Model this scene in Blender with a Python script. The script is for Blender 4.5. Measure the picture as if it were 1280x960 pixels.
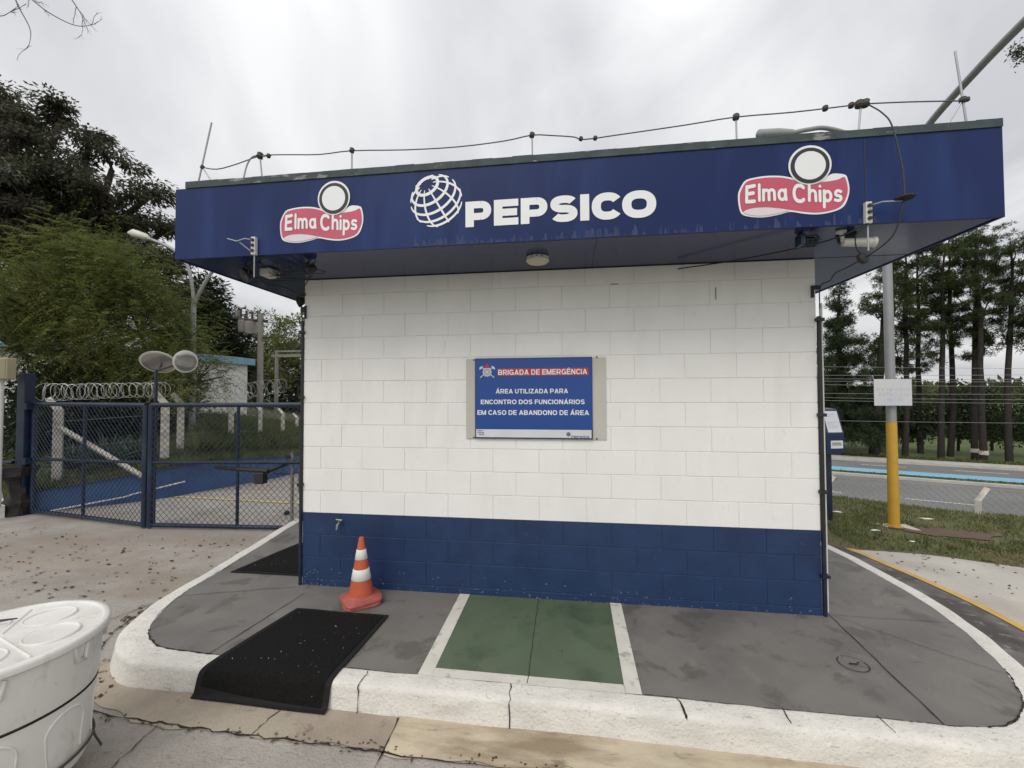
import bpy, bmesh, math, random
import numpy as np
from mathutils import Vector, Matrix, Euler
random.seed(7); rng = np.random.default_rng(11)
R = math.radians
scene = bpy.context.scene
for o in list(bpy.data.objects): bpy.data.objects.remove(o, do_unlink=True)
col = scene.collection

# ------------------------------------------------------------------ camera, sky, sun, exposure
FOC, PITCH, YAW, ROLL = 529.93, .0252, -.1323, -.0035
CAM = Vector((0, -3.6337, 1.7297))
cy, sy, cp, sp = math.cos(YAW), math.sin(YAW), math.cos(PITCH), math.sin(PITCH)
fw = Vector((sy*cp, cy*cp, sp)); r0 = Vector((cy, -sy, 0)); u0 = r0.cross(fw)
rt = r0*math.cos(ROLL)+u0*math.sin(ROLL); up = -r0*math.sin(ROLL)+u0*math.cos(ROLL)
cd = bpy.data.cameras.new('camera'); cam = bpy.data.objects.new('camera', cd); col.objects.link(cam)
cam.matrix_world = Matrix(((rt.x, up.x, -fw.x, CAM.x), (rt.y, up.y, -fw.y, CAM.y), (rt.z, up.z, -fw.z, CAM.z), (0, 0, 0, 1)))
cd.sensor_width = 36; cd.lens = FOC/1280*36; cd.clip_start = .05; cd.clip_end = 3000
scene.camera = cam
scene.render.resolution_x = 1024; scene.render.resolution_y = 768

SUN_EL, SUN_AZ = 48, 200          # azimuth clockwise from +Y: behind the viewer, a little left
w = bpy.data.worlds.new('World'); scene.world = w; w.use_nodes = True
nt = w.node_tree; nt.nodes.clear(); N = nt.nodes.new; Lk = nt.links.new
out = N('ShaderNodeOutputWorld'); bg = N('ShaderNodeBackground'); bg.inputs['Strength'].default_value = .1
sky = N('ShaderNodeTexSky'); sky.sky_type = 'NISHITA'; sky.sun_disc = False
sky.sun_elevation = R(SUN_EL); sky.sun_rotation = R(SUN_AZ); sky.dust_density = 4
tc = N('ShaderNodeTexCoord'); sep = N('ShaderNodeSeparateXYZ'); Lk(tc.outputs['Generated'], sep.inputs[0])
# flat cloud deck: direction projected on a high plane
zz = N('ShaderNodeMath'); zz.operation = 'ADD'; zz.inputs[1].default_value = .22; Lk(sep.outputs['Z'], zz.inputs[0])
zm = N('ShaderNodeMath'); zm.operation = 'MAXIMUM'; zm.inputs[1].default_value = .05; Lk(zz.outputs[0], zm.inputs[0])
dx = N('ShaderNodeMath'); dx.operation = 'DIVIDE'; Lk(sep.outputs['X'], dx.inputs[0]); Lk(zm.outputs[0], dx.inputs[1])
dy = N('ShaderNodeMath'); dy.operation = 'DIVIDE'; Lk(sep.outputs['Y'], dy.inputs[0]); Lk(zm.outputs[0], dy.inputs[1])
cb = N('ShaderNodeCombineXYZ'); Lk(dx.outputs[0], cb.inputs[0]); Lk(dy.outputs[0], cb.inputs[1])
n1 = N('ShaderNodeTexNoise'); n1.inputs['Scale'].default_value = 1.5; n1.inputs['Detail'].default_value = 6; n1.inputs['Roughness'].default_value = .5
n1.inputs['Distortion'].default_value = .5
mp = N('ShaderNodeMapping'); mp.inputs['Location'].default_value = (3.1, 1.3, 0); mp.inputs['Scale'].default_value = (1.2, .8, 1); mp.inputs['Rotation'].default_value = (0, 0, .5)
Lk(cb.outputs[0], mp.inputs[0]); Lk(mp.outputs[0], n1.inputs['Vector'])
cr = N('ShaderNodeValToRGB'); cr.color_ramp.elements[0].position = .36; cr.color_ramp.elements[1].position = .64
cr.color_ramp.elements[0].color = (.66, .665, .69, 1); cr.color_ramp.elements[1].color = (.97, .97, .97, 1)
Lk(n1.outputs['Fac'], cr.inputs[0])
gr = N('ShaderNodeMath'); gr.operation = 'MULTIPLY_ADD'; gr.use_clamp = False; gr.inputs[1].default_value = 4.5; gr.inputs[2].default_value = 7.2
zc = N('ShaderNodeMath'); zc.operation = 'MAXIMUM'; zc.inputs[1].default_value = 0; Lk(sep.outputs['Z'], zc.inputs[0])
zp = N('ShaderNodeMath'); zp.operation = 'POWER'; zp.inputs[1].default_value = 2.0; Lk(zc.outputs[0], zp.inputs[0]); Lk(zp.outputs[0], gr.inputs[0])
# brighter side of the overcast is behind the viewer (towards -Y)
bk = N('ShaderNodeMath'); bk.operation = 'MULTIPLY_ADD'; bk.inputs[1].default_value = -3.2; bk.inputs[2].default_value = 0; Lk(sep.outputs['Y'], bk.inputs[0])
bk2 = N('ShaderNodeMath'); bk2.operation = 'MAXIMUM'; bk2.inputs[1].default_value = 0; Lk(bk.outputs[0], bk2.inputs[0])
sm = N('ShaderNodeMath'); sm.operation = 'ADD'; Lk(gr.outputs[0], sm.inputs[0]); Lk(bk2.outputs[0], sm.inputs[1])
vm = N('ShaderNodeVectorMath'); vm.operation = 'SCALE'; Lk(cr.outputs['Color'], vm.inputs[0]); Lk(sm.outputs[0], vm.inputs['Scale'])
mx = N('ShaderNodeMix'); mx.data_type = 'RGBA'; mx.inputs['Factor'].default_value = .9
Lk(sky.outputs[0], mx.inputs['A']); Lk(vm.outputs[0], mx.inputs['B'])
Lk(mx.outputs['Result'], bg.inputs['Color']); Lk(bg.outputs[0], out.inputs[0])

sd = bpy.data.lights.new('sun', 'SUN'); sd.energy = .9; sd.angle = R(28); sd.color = (1, .97, .92)
so = bpy.data.objects.new('sun', sd); col.objects.link(so)
a_, e_ = R(SUN_AZ), R(SUN_EL)
tosun = Vector((math.sin(a_)*math.cos(e_), math.cos(a_)*math.cos(e_), math.sin(e_)))
so.rotation_euler = tosun.to_track_quat('Z', 'Y').to_euler()
vs = scene.view_settings; vs.view_transform = 'Standard'; vs.look = 'None'; vs.exposure = .33; vs.gamma = 1; vs.use_curve_mapping = False
scene.render.engine = 'CYCLES'

# ------------------------------------------------------------------ helpers
def ray(px, py): return rt*((px-640)/FOC)-up*((py-480)/FOC)+fw
def at(px, py, depth): return CAM+ray(px, py)*depth          # a point seen at that pixel, that many metres ahead
def lin(c):
    return tuple([((v/255+.055)/1.055)**2.4 if v/255 > .04045 else v/255/12.92 for v in c])

def mat(name, base, rough=.7, var=.12, scale=4., col2=None, s2=1.2, lo2=.5, hi2=.65, f2=.6, stains=(), bump=0., bscale=60., spec=.5, metal=0., detail=6, stretch=None, coat=0., trans=0.):
    m = bpy.data.materials.new(name); m.use_nodes = True; t = m.node_tree; nn = t.nodes.new; ll = t.links.new
    b = t.nodes['Principled BSDF']; b.inputs['Roughness'].default_value = rough; b.inputs['Metallic'].default_value = metal
    b.inputs['Specular IOR Level'].default_value = spec; b.inputs['Coat Weight'].default_value = coat
    tc = nn('ShaderNodeTexCoord'); src = tc.outputs['Object']
    if stretch:
        mp = nn('ShaderNodeMapping'); mp.inputs['Scale'].default_value = stretch; ll(src, mp.inputs[0]); ssrc = mp.outputs[0]
    else: ssrc = src
    def noise(sc, det=detail, rr=.55, s=None, dist=0):
        n = nn('ShaderNodeTexNoise'); n.inputs['Scale'].default_value = sc; n.inputs['Detail'].default_value = det; n.inputs['Roughness'].default_value = rr
        n.inputs['Distortion'].default_value = dist
        ll(s or src, n.inputs['Vector']); return n.outputs['Fac']
    def ramp(f, lo, hi, c0=(0, 0, 0, 1), c1=(1, 1, 1, 1)):
        r = nn('ShaderNodeValToRGB'); e = r.color_ramp.elements; e[0].position = lo; e[1].position = hi; e[0].color = c0; e[1].color = c1; ll(f, r.inputs[0]); return r.outputs['Color']
    def mixc(f, a, b_, blend='MIX', fac=1.):
        x = nn('ShaderNodeMix'); x.data_type = 'RGBA'; x.blend_type = blend
        if f is None: x.inputs['Factor'].default_value = fac
        else:
            k = nn('ShaderNodeMath'); k.operation = 'MULTIPLY'; k.inputs[1].default_value = fac; ll(f, k.inputs[0]); ll(k.outputs[0], x.inputs['Factor'])
        for s, v in (('A', a), ('B', b_)):
            if isinstance(v, tuple): x.inputs[s].default_value = (*v[:3], 1)
            else: ll(v, x.inputs[s])
        return x.outputs['Result']
    v = var
    c = ramp(noise(scale), .3, .7, tuple(max(0, k*(1-v)) for k in base)+(1,), tuple(min(1, k*(1+v)) for k in base)+(1,))
    if col2: c = mixc(ramp(noise(s2, s=ssrc), lo2, hi2), c, col2, fac=f2)
    for (sc, lo, hi, cc, f) in stains:
        c = mixc(ramp(noise(sc, 8, .62, ssrc, .4), lo, hi), c, cc, fac=f)
    ll(c, b.inputs['Base Color'])
    if bump:
        bn = nn('ShaderNodeBump'); bn.inputs['Strength'].default_value = bump; bn.inputs['Distance'].default_value = .01
        ll(noise(bscale, 4), bn.inputs['Height']); ll(bn.outputs[0], b.inputs['Normal'])
    rr = nn('ShaderNodeMapRange'); rr.inputs['To Min'].default_value = max(.03, rough*.85); rr.inputs['To Max'].default_value = min(1, rough*1.15)
    ll(noise(scale*2.3, 3), rr.inputs['Value']); ll(rr.outputs[0], b.inputs['Roughness'])
    if trans:
        tb = nn('ShaderNodeBsdfTranslucent'); ll(c, tb.inputs['Color']); ms = nn('ShaderNodeMixShader'); ms.inputs[0].default_value = trans
        ll(b.outputs[0], ms.inputs[1]); ll(tb.outputs[0], ms.inputs[2]); ll(ms.outputs[0], t.nodes['Material Output'].inputs['Surface'])
    return m

class MB:
    def __init__(s): s.v = []; s.f = []; s.m = []; s.mats = []
    def mi(s, m):
        if m is None: return 0
        if m not in s.mats: s.mats.append(m)
        return s.mats.index(m)
    def add(s, vs, fs, m=None):
        o = len(s.v); s.v += [tuple(v) for v in vs]; s.f += [tuple(i+o for i in f) for f in fs]; s.m += [s.mi(m)]*len(fs); return s
    def box(s, lo, hi, m=None, bev=0., M=None):
        x0, y0, z0 = lo; x1, y1, z1 = hi
        if bev <= 0:
            v = [(x0,y0,z0),(x1,y0,z0),(x1,y1,z0),(x0,y1,z0),(x0,y0,z1),(x1,y0,z1),(x1,y1,z1),(x0,y1,z1)]
            f = [(0,3,2,1),(4,5,6,7),(0,1,5,4),(1,2,6,5),(2,3,7,6),(3,0,4,7)]
        else:
            bm = bmesh.new(); bmesh.ops.create_cube(bm, size=1)
            for q in bm.verts: q.co = Vector(((q.co.x+.5)*(x1-x0)+x0, (q.co.y+.5)*(y1-y0)+y0, (q.co.z+.5)*(z1-z0)+z0))
            bmesh.ops.bevel(bm, geom=bm.edges[:], offset=bev, segments=2, affect='EDGES', profile=.5)
            bm.verts.index_update(); v = [q.co.copy() for q in bm.verts]; f = [tuple(k.index for k in q.verts) for q in bm.faces]; bm.free()
        if M is not None: v = [M @ Vector(q) for q in v]
        return s.add(v, f, m)
    def tube(s, pts, r, n=8, m=None, closed=False, cap=True):
        pts = [Vector(p) for p in pts]; K = len(pts); rr = r if hasattr(r, '__len__') else [r]*K
        vs = []; fs = []; prev = None
        for i, p in enumerate(pts):
            a = pts[(i-1) % K] if (closed or i > 0) else p; b = pts[(i+1) % K] if (closed or i < K-1) else p
            t = (b-a); t = t.normalized() if t.length > 1e-9 else Vector((0, 0, 1))
            if prev is None:
                h = Vector((0, 0, 1)) if abs(t.z) < .9 else Vector((1, 0, 0)); x = t.cross(h).normalized()
            else:
                x = prev-t*prev.dot(t); x = x.normalized() if x.length > 1e-6 else t.orthogonal().normalized()
            prev = x; y = t.cross(x)
            for k in range(n):
                a_ = 2*math.pi*k/n; vs.append(p+(x*math.cos(a_)+y*math.sin(a_))*rr[i])
        for i in range(K if closed else K-1):
            j = (i+1) % K
            for k in range(n): fs.append((i*n+k, i*n+(k+1) % n, j*n+(k+1) % n, j*n+k))
        if cap and not closed: fs.append(tuple(reversed(range(n)))); fs.append(tuple((K-1)*n+k for k in range(n)))
        return s.add(vs, fs, m)
    def lathe(s, prof, c, n=32, m=None, axis=None):
        vs = []; fs = []; K = len(prof); c = Vector(c)
        q = Vector(axis).normalized().to_track_quat('Z', 'Y') if axis is not None else None
        for (r, z) in prof:
            for k in range(n):
                a = 2*math.pi*k/n; p = Vector((r*math.cos(a), r*math.sin(a), z))
                if q: p = q @ p
                vs.append(c+p)
        for i in range(K-1):
            for k in range(n): fs.append((i*n+k, i*n+(k+1) % n, (i+1)*n+(k+1) % n, (i+1)*n+k))
        if prof[0][0] > 1e-4: fs.append(tuple(reversed(range(n))))
        if prof[-1][0] > 1e-4: fs.append(tuple((K-1)*n+k for k in range(n)))
        return s.add(vs, fs, m)
    def prism(s, poly, f3, t, m=None):
        """poly 2-D (counter-clockwise as seen by the viewer); f3(u,v,d) -> point, d = depth away from the viewer"""
        n = len(poly); vs = [f3(u, v, 0) for u, v in poly]+[f3(u, v, t) for u, v in poly]
        fs = [tuple(range(n)), tuple(reversed(range(n, 2*n)))]+[(i, i+n, (i+1) % n+n, (i+1) % n) for i in range(n)]
        return s.add(vs, fs, m)
    def ribbon(s, pts, wd, z=None, m=None):
        P = [Vector(p) for p in pts]; W = wd if hasattr(wd, '__len__') else [wd]*len(P); vs = []
        for i, p in enumerate(P):
            t = P[min(i+1, len(P)-1)]-P[max(i-1, 0)]; n = Vector((-t.y, t.x, 0)).normalized()*W[i]/2
            vs += [p+n, p-n]
        return s.add(vs, [(2*i+1, 2*i+3, 2*i+2, 2*i) for i in range(len(P)-1)], m)
    def build(s, name, m=None, parent=None, smooth=False, ang=40, loc=None):
        off = Vector((0, 0, 0))
        if parent is not None:
            rr = parent
            while rr.parent: rr = rr.parent
            off = rr.location
        elif loc is not None: off = Vector(loc)
        me = bpy.data.meshes.new(name); me.from_pydata([tuple(Vector(v)-off) for v in s.v], [], s.f)
        if m is not None and not s.mats: me.materials.append(m)
        else:
            if m is not None and m not in s.mats and False: pass
            for q in s.mats: me.materials.append(q)
            if len(s.m): me.polygons.foreach_set('material_index', s.m)
        if smooth:
            me.polygons.foreach_set('use_smooth', [True]*len(me.polygons)); me.set_sharp_from_angle(angle=R(ang))
        me.validate(); me.update()
        o = bpy.data.objects.new(name, me); col.objects.link(o)
        if parent is not None: o.parent = parent
        elif loc is not None: o.location = off
        return o

def tag(o, label=None, cat=None, group=None, kind=None):
    for k, v in (('label', label), ('category', cat), ('group', group), ('kind', kind)):
        if v: o[k] = v
    return o
def thing(name, loc, label, cat, group=None):
    o = bpy.data.objects.new(name, None); o.location = loc; o.empty_display_size = .1; col.objects.link(o); return tag(o, label, cat, group)
def kids(o): return [c for c in bpy.data.objects if c.parent == o]
def copy_tree(o, loc, label, rotz=0):
    r = o.copy(); col.objects.link(r); r.location = loc; r.rotation_euler = (0, 0, rotz); r['label'] = label
    for ch in kids(o):
        c = ch.copy(); col.objects.link(c); c.parent = r
        for g in kids(ch):
            d = g.copy(); col.objects.link(d); d.parent = c
    return r
def struct(o): o['kind'] = 'structure'; return o
def grid_mesh(name, xs, ys, hf, m, smooth=True):
    X, Y = np.meshgrid(xs, ys); Z = hf(X, Y); V = np.stack([X, Y, Z], -1).reshape(-1, 3); nx, ny = len(xs), len(ys)
    i = np.arange(nx-1)[None, :]+np.arange(ny-1)[:, None]*nx
    F = np.stack([i, i+1, i+1+nx, i+nx], -1).reshape(-1, 4)
    me = bpy.data.meshes.new(name); me.from_pydata(V.tolist(), [], F.tolist()); me.materials.append(m)
    if smooth: me.polygons.foreach_set('use_smooth', [True]*len(me.polygons))
    me.update(); o = bpy.data.objects.new(name, me); col.objects.link(o); return o
def quads_object(name, V, m, parent=None, loc=(0, 0, 0), smooth=False):
    """V: (n,4,3) world quads in one mesh, built fast"""
    off = np.array(loc, float)
    if parent is not None:
        rr = parent
        while rr.parent: rr = rr.parent
        off = np.array(rr.location)
    n = len(V); me = bpy.data.meshes.new(name)
    me.vertices.add(n*4); me.vertices.foreach_set('co', (V-off).reshape(-1).astype(np.float32))
    me.loops.add(n*4); me.loops.foreach_set('vertex_index', np.arange(n*4, dtype=np.int32))
    me.polygons.add(n); me.polygons.foreach_set('loop_start', np.arange(0, n*4, 4, dtype=np.int32))
    me.update(calc_edges=True); me.validate(); me.materials.append(m)
    o = bpy.data.objects.new(name, me); col.objects.link(o)
    if parent is not None: o.parent = parent
    else: o.location = loc
    return o
def unit(a): return a/np.maximum(np.linalg.norm(a, axis=-1, keepdims=True), 1e-9)
def leaf_quads(P, D, L, W, up_bias=.6):
    """diamond leaves at P along D"""
    n = len(P); D = unit(D); nr = unit(rng.normal(size=(n, 3))+np.array([0, 0, up_bias*2])); S = unit(np.cross(D, nr))
    L = L[:, None]; W = W[:, None]
    return np.stack([P, P+D*L*.45+S*W*.5, P+D*L, P+D*L*.45-S*W*.5], 1)

# ------------------------------------------------------------------ materials
WHITE = mat('white_masonry_paint', (.80, .79, .765), .55, .03, 3, (.75, .735, .705), 1.3, .5, .7, .35, bump=.25, bscale=90, stains=[(9, .64, .72, (.55, .52, .47), .35), (1.6, .5, .68, (.66, .64, .60), .30)], stretch=(2.2, 1, .6))
BLUEW = mat('blue_masonry_paint', (.0115, .034, .098), .42, .12, 5, (.008, .02, .07), 2.2, .48, .66, .7, bump=.3, bscale=80, stains=[(14, .66, .72, (.06, .09, .17), .5)])
MORTW = mat('white_joint_paint', (.72, .70, .665), .7, .05, 8)
MORTB = mat('blue_joint_paint', (.018, .04, .10), .6, .1, 8)
FASC = mat('blue_fascia_sheet', (.0065, .019, .092), .42, .08, 2, (.02, .05, .18), 1.1, .5, .7, .5, stretch=(3, 1, .5), spec=.22)
SOFF = mat('glossy_dark_blue_soffit', (.02, .03, .095), .16, .1, 3, spec=.36)
FLASH = mat('weathered_green_flashing', (.042, .058, .062), .7, .3, 10, (.30, .31, .29), 6, .60, .66, .7, stretch=(1, 1, 3))
CHALK = mat('chalky_streaks', (.03, .045, .12), .8, .3, 10)
WHITEG = mat('white_vinyl', (.78, .79, .80), .45, .03, 6)
RED = mat('faded_red_vinyl', (.50, .075, .125), .45, .06, 6, (.56, .12, .2), 1.2, .45, .6, .5)
BLACKV = mat('black_vinyl', (.015, .016, .018), .45, .1, 6)
PINKW = mat('pale_pink_vinyl', (.72, .62, .66), .45, .05, 6)
SIGNB = mat('blue_sign_print', (.012, .06, .27), .35, .05, 4)
SIGNR = mat('red_sign_print', (.45, .035, .03), .4, .05, 4)
SIGNG = mat('grey_white_sign_strip', (.60, .62, .65), .45, .05, 5)
ACR = mat('dull_acrylic_backing', (.50, .48, .43), .35, .06, 3)
DKT = mat('navy_ink', (.02, .03, .09), .5, .1, 5)
CONC = mat('worn_concrete', (.345, .318, .285), .88, .16, 3.5, (.25, .222, .19), .8, .45, .62, .75, bump=.9, bscale=60, stretch=(.6, 1.5, 1),
           stains=[(2.2, .52, .66, (.33, .30, .26), .6), (11, .62, .70, (.12, .10, .085), .5), (70, .55, .68, (.14, .125, .11), .6), (30, .58, .66, (.38, .36, .32), .5), (.45, .50, .6, (.25, .19, .14), .45)])
CONC_L = mat('pale_new_concrete', (.47, .44, .39), .88, .1, 2, (.33, .30, .26), 1.1, .5, .68, .7, bump=.4, bscale=45, stains=[(14, .62, .7, (.22, .19, .16), .5)])
GUTTER = mat('brown_stained_gutter', (.30, .25, .195), .85, .2, 3, (.40, .35, .27), 1.6, .48, .60, .7, bump=.5, bscale=50, stains=[(7, .58, .68, (.10, .075, .055), .6), (30, .62, .7, (.1, .08, .06), .5)])
GUTY = mat('yellowish_gutter', (.50, .43, .31), .85, .14, 4, (.25, .185, .12), 2.2, .50, .62, .9, bump=.45, bscale=50, stains=[(9, .60, .68, (.10, .07, .05), .6), (1.5, .52, .66, (.20, .14, .09), .6)], stretch=(.45, 1.8, 1))
DARKG = mat('dark_stained_strip', (.13, .12, .11), .9, .25, 4, (.05, .045, .04), 2.5, .45, .6, .8, bump=.5, bscale=50, stains=[(9, .58, .66, (.28, .26, .23), .6)])
PAVE = mat('grey_floor_paint', (.162, .152, .138), .62, .10, 2, (.115, .108, .10), 1.4, .48, .64, .8, bump=.15, bscale=70,
           stains=[(3.1, .56, .62, (.078, .070, .06), .6), (60, .56, .7, (.09, .085, .075), .35), (20, .66, .72, (.05, .045, .04), .5), (5, .60, .70, (.22, .21, .195), .4)])
KERB = mat('chipped_white_kerb_paint', (.67, .645, .59), .75, .07, 6, (.50, .475, .43), 7, .48, .68, .5, bump=.8, bscale=55,
           stains=[(22, .62, .68, (.24, .22, .19), .5), (75, .60, .67, (.20, .18, .155), .55), (3, .58, .68, (.42, .38, .33), .35)], stretch=(.6, 1, 2))
LINEW = mat('worn_white_line', (.58, .56, .50), .8, .08, 6, (.25, .24, .22), 9, .58, .66, .7, stains=[(34, .62, .7, (.2, .2, .19), .6)])
LINEY = mat('worn_yellow_line', (.56, .36, .10), .8, .12, 6, (.35, .27, .15), 5, .52, .64, .7)
LINEY2 = mat('road_yellow_line', (.62, .48, .14), .8, .12, 6, (.35, .30, .2), 3, .55, .66, .6)
GREEN = mat('green_floor_paint', (.088, .120, .072), .6, .12, 3, (.03, .055, .03), 2, .5, .66, .7, bump=.15, bscale=70, stains=[(24, .64, .7, (.12, .15, .10), .5), (8, .63, .7, (.03, .04, .025), .6)])
RUBBER = mat('black_fibre_mat', (.012, .0115, .011), .95, .35, 60, bump=1.2, bscale=260, spec=.15, stains=[(70, .66, .70, (.045, .043, .04), .6)])
RUBE = mat('black_rubber_edge', (.014, .013, .013), .8, .15, 20, spec=.2)
ORANGE = mat('orange_cone_plastic', (.49, .10, .042), .5, .1, 8, (.36, .05, .03), 6, .52, .66, .6)
ORBASE = mat('faded_red_cone_base', (.40, .105, .08), .6, .15, 8, (.22, .05, .05), 6, .5, .66, .6)
REFL = mat('white_reflective_band', (.72, .71, .69), .4, .05, 20, stains=[(20, .6, .68, (.4, .38, .35), .4)])
BLUEM = mat('dark_blue_gate_paint', (.006, .013, .038), .4, .2, 8, (.012, .045, .07), 3, .5, .65, .6, stains=[(18, .66, .72, (.12, .09, .07), .6)])
WIRE = mat('dark_blue_wire_mesh', (.012, .024, .05), .6, .2, 20)
WIREG = mat('galvanised_wire_mesh', (.30, .30, .29), .55, .2, 20, metal=.3)
RAZOR = mat('razor_wire_steel', (.42, .42, .40), .4, .15, 20, metal=.6)
WALLB = mat('blue_retaining_wall_paint', (.028, .082, .215), .6, .12, 3, (.01, .035, .12), 1.6, .5, .64, .7, bump=.3, bscale=40, stains=[(7, .63, .7, (.10, .13, .2), .4)])
CPOST = mat('whitewashed_concrete_post', (.55, .52, .47), .85, .12, 6, (.28, .25, .22), 5, .5, .66, .7, bump=.3)
GPOST = mat('grey_concrete_pole', (.27, .25, .225), .85, .12, 5, (.18, .165, .15), 2, .5, .66, .6)
STEEL = mat('galvanised_steel', (.36, .37, .37), .45, .1, 8, metal=.5)
LSTEEL = mat('grey_lamp_metal', (.30, .31, .31), .5, .1, 4, metal=.3)
YEL = mat('yellow_pole_paint', (.55, .32, .035), .55, .1, 4, (.38, .22, .05), 4, .5, .66, .6, stains=[(22, .68, .74, (.1, .07, .04), .6)])
BLACKP = mat('black_plastic', (.014, .014, .015), .5, .2, 10)
CABLE = mat('black_cable', (.018, .018, .02), .6, .2, 10)
WIREDK = mat('weathered_wire', (.10, .10, .105), .6, .2, 10)
WPLAS = mat('white_plastic', (.69, .675, .64), .42, .03, 5, (.56, .54, .49), 2.5, .48, .66, .6, bump=.15, bscale=25, stretch=(1.6, 1.6, .7), stains=[(7, .58, .68, (.42, .38, .31), .35), (24, .66, .72, (.34, .32, .29), .4)])
WPLAS2 = mat('yellowed_white_plastic', (.62, .61, .56), .42, .04, 5, (.45, .43, .38), 2, .5, .7, .6, stains=[(18, .66, .72, (.3, .27, .22), .5)])
LENS = mat('cream_lamp_lens', (.55, .50, .36), .35, .06, 8)
RUST = mat('rusty_metal', (.06, .055, .05), .8, .3, 20)
GLASSD = mat('dark_glass', (.02, .02, .025), .08, .1, 4)
MIRR = mat('hazy_convex_mirror', (.42, .41, .37), .22, .05, 4, metal=.65)
ROOFB = mat('light_blue_roof_edge', (.17, .32, .42), .7, .15, 3, (.4, .42, .42), 4, .55, .65, .6)
WHITEB = mat('white_far_wall', (.62, .61, .59), .8, .05, 2, stains=[(1.5, .55, .7, (.5, .48, .44), .5)])
ASPH = mat('old_grey_asphalt', (.17, .17, .165), .9, .08, .6, (.13, .13, .125), .25, .45, .6, .6, stains=[(8, .6, .7, (.1, .1, .1), .3)])
BIKE = mat('light_blue_cycle_path', (.19, .40, .54), .85, .08, .8, stains=[(2, .55, .7, (.25, .4, .48), .4)])
RKERB = mat('pale_road_kerb', (.44, .42, .38), .85, .12, 2)
FIELD = mat('field_grass_ground', (.075, .105, .025), .95, .25, .6, (.12, .14, .04), .15, .45, .6, .7, stains=[(3, .6, .7, (.09, .075, .04), .4)])
VERGE = mat('verge_soil_and_turf', (.10, .105, .045), .95, .25, 4, (.13, .095, .05), 1.4, .5, .62, .8, bump=.8, bscale=30, stains=[(9, .55, .66, (.05, .06, .02), .6)])
BLADE = mat('grass_blades', (.12, .145, .045), .75, .35, 2.5, (.27, .235, .11), 3.5, .5, .62, .75, spec=.25, trans=.4)
BLADEL = mat('long_grass_blades', (.12, .148, .055), .75, .35, 1.5, (.20, .19, .09), 2, .5, .62, .6, spec=.25, trans=.4)  # less straw-toned blades for the bank, the weeds and the roadside
DEAD = mat('brown_dead_leaves', (.095, .055, .032), .85, .35, 20, (.045, .028, .018), 12, .45, .6, .7, spec=.2)
BARK = mat('rough_dark_bark', (.055, .044, .034), .95, .25, 8, bump=.8, bscale=25, spec=.1)
BARKP = mat('pine_bark', (.040, .035, .031), .95, .25, 5, bump=.8, bscale=20, spec=.1)
PALEBARK = mat('pale_twig_bark', (.16, .15, .14), .9, .2, 8)
LF_DARK = mat('dark_olive_leaves', (.082, .088, .052), .45, .35, 1.0, (.115, .098, .072), .55, .45, .6, .8, spec=.45, trans=.4)
LF_FEATH = mat('feathery_green_leaves', (.135, .165, .046), .55, .3, 1.6, (.22, .22, .07), .7, .48, .62, .8, spec=.3, trans=.4)
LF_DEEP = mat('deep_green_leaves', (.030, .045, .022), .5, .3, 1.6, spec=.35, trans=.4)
LF_MID = mat('mid_green_leaves', (.06, .085, .03), .55, .3, 1., (.09, .09, .05), .5, .48, .62, .7, spec=.3, trans=.4)
LF_PINE = mat('pine_needles', (.060, .082, .030), .6, .3, .8, (.065, .085, .024), .35, .45, .62, .8, spec=.25, trans=.4)
LF_PINED = mat('dark_pine_needles', (.042, .06, .025), .6, .3, .8, spec=.25, trans=.4)
LF_AGAVE = mat('blue_green_agave', (.085, .13, .105), .55, .15, 6, trans=.4)
LF_HILL = mat('far_wood_leaves', (.085,.105,.045), .7, .35, .25, (.10, .095, .05), .12, .45, .6, .6, spec=.2, trans=.4)
PAPER = mat('white_litter_paper', (.7, .7, .68), .7, .05, 20)
CRACK = mat('dark_crack', (.035, .028, .022), .95, .3, 30, spec=.1)
SEAM = mat('grey_joint_line', (.05, .048, .045), .9, .3, 30, spec=.1)
REDT = mat('red_earth', (.11, .07, .045), .95, .2, 8, (.10, .06, .04), 4, .5, .6, .6, bump=.6)
BOXG = mat('grey_green_box', (.16, .17, .13), .6, .1, 6)
TAN = mat('tan_panel', (.30, .27, .17), .6, .06, 5)
CHROME = mat('worn_chrome', (.38, .38, .37), .3, .05, 10, metal=.9)
FADEB = mat('faded_blue_print', (.48, .50, .60), .6, .06, 8)
FADEB2 = mat('faded_sign_face', (.60, .61, .60), .5, .04, 5, (.50, .53, .62), 3.0, .45, .62, .7)
def aty(px, py, Y): d = ray(px, py); return CAM+d*((Y-CAM.y)/d.y)
def atz(px, py, Z): d = ray(px, py); return CAM+d*((Z-CAM.z)/d.z)
def catmull(P, n=8, closed=False):
    P = [np.array(p, float) for p in P]; K = len(P); o = []
    for i in range(K if closed else K-1):
        p0, p1, p2, p3 = (P[(i-1) % K], P[i], P[(i+1) % K], P[(i+2) % K]) if closed else (P[max(i-1, 0)], P[i], P[i+1], P[min(i+2, K-1)])
        for k in range(n):
            t = k/n; o.append(tuple(.5*((2*p1)+(-p0+p2)*t+(2*p0-5*p1+4*p2-p3)*t*t+(-p0+3*p1-3*p2+p3)*t**3)))
    if not closed: o.append(tuple(P[-1]))
    return o
def sstep(a, b, x): t = np.clip((x-a)/(b-a), 0, 1); return t*t*(3-2*t)

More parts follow.
